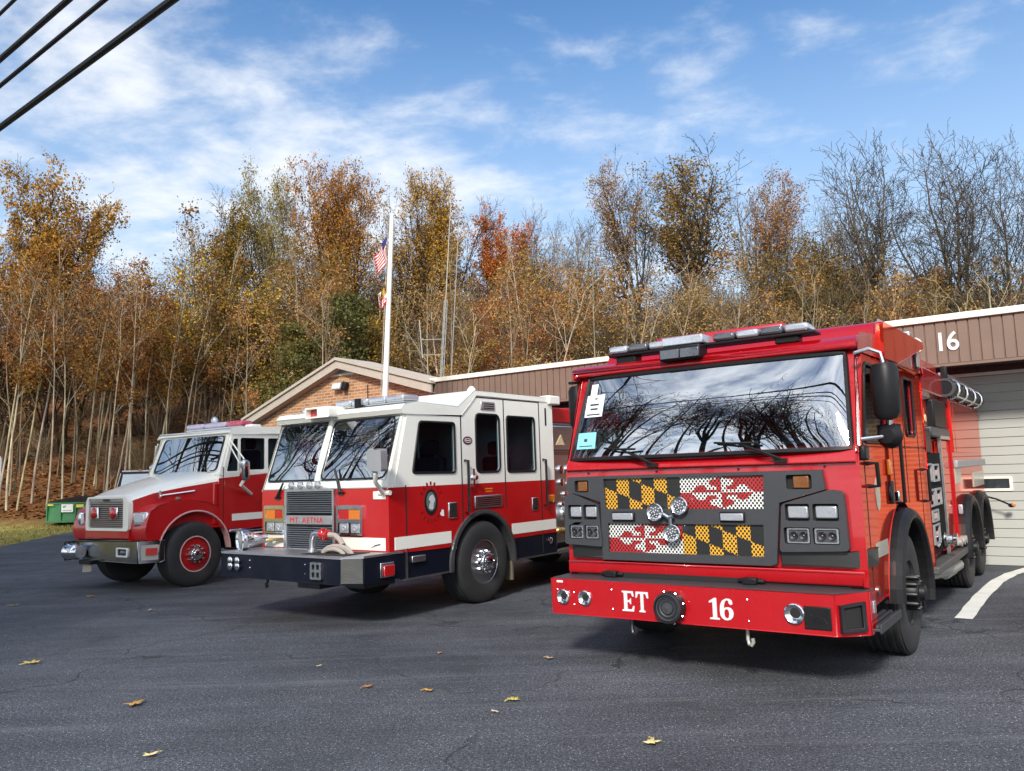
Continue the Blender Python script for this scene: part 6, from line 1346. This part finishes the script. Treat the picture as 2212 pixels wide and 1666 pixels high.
o = bpy.data.objects.new('grass', npmesh('grass', V, np.arange(3*n).reshape(n, 3), plantmat('dry_grass', .4, .3))); COL.objects.link(o); o.color = (.30, .26, .08, 1); o['kind'] = 'stuff'
# ------------------------------------------------------------------ bare roadside trees behind the camera (seen mirrored in the windshields)
rnd = random.Random(12)
for i in range(20):
    az = R(-62-96*(i+rnd.uniform(.1, .9))/20); dd = rnd.uniform(17, 26); x = 2+math.sin(az)*dd; y = 7+math.cos(az)*dd
    x = min(x, -.631*max(y, 0)-13); trunk, tw, lv, hz = PR[('bare2', 'sap4', 'bare1', 'sap2', 'sap4', 'bare2', 'sap1')[i % 7]]; H = rnd.uniform(22, 29)
    e = bpy.data.objects.new('roadside_tree', None); COL.objects.link(e); e.location = (x, y, -.05); tag(e, 'bare roadside tree across the road, mirrored in the windshields', 'tree', 'bare roadside trees')
    for nm, me in (('trunk', trunk), ('branches', tw)):
        o = bpy.data.objects.new(nm, me); COL.objects.link(o); o.parent = e; s = H/hz; o.scale = (s*1.2, s*1.2, s); o.rotation_euler = (0, 0, rnd.uniform(0, 6)); o.color = c4(DARKB)

# ------------------------------------------------------------------ separate pieces of a part become parts of their own
SPLIT = {'side_stripe', 'front_stripe', 'window_seal', 'hose_outlet', 'door_gap', 'skirt', 'skirt_trim', 'lamp_recess', 'tow_shackle', 'gauge', 'rivet', 'grille_lamp', 'horn', 'reflective_band', 'compartment_door', 'sticker', 'floodlight', 'skid', 'rake_board', 'rake_soffit', 'gable_roof', 'lid', 'screw', 'cowl_side', 'speaker_bolt', 'control_label', 'panel_line', 'projector', 'bay_wall', 'vent_slot', 'roof_marker', 'black_corner_band', 'rear_wall', 'rear_axle', 'whip_antenna', 'roof_lamp', 'headlamp_rim', 'hand_hole', 'model_lettering', 'seal_lettering', 'fender_top', 'printed_line', 'hose_tray', 'panel_edge_trim', 'gable_wall', 'siren_guard'}
for o in list(bpy.data.objects):
    if o.type != 'MESH' or o.name.split('.')[0] not in SPLIT: continue
    me = o.data; n = len(me.vertices); par = list(range(n))
    def root(a):
        while par[a] != a: par[a] = par[par[a]]; a = par[a]
        return a
    for p in me.polygons:
        v = p.vertices
        for k in v[1:]:
            a, b = root(v[0]), root(k)
            if a != b: par[a] = b
    comp = {}
    for p in me.polygons: comp.setdefault(root(p.vertices[0]), []).append(p)
    if len(comp) < 2 or len(comp) > 24: continue
    base = o.name.split('.')[0]
    for i, ps in enumerate(list(comp.values())):
        ids = sorted({k for p in ps for k in p.vertices}); mp = {k: j for j, k in enumerate(ids)}
        nm = bpy.data.meshes.new(base); nm.from_pydata([me.vertices[k].co[:] for k in ids], [], [[mp[k] for k in p.vertices] for p in ps])
        for m in me.materials: nm.materials.append(m)
        nm.polygons.foreach_set('material_index', [p.material_index for p in ps]); nm.polygons.foreach_set('use_smooth', [p.use_smooth for p in ps]); nm.set_sharp_from_angle(angle=R(38))
        if i == 0: first = nm; continue
        q = o.copy(); q.data = nm; COL.objects.link(q)
    o.data = first
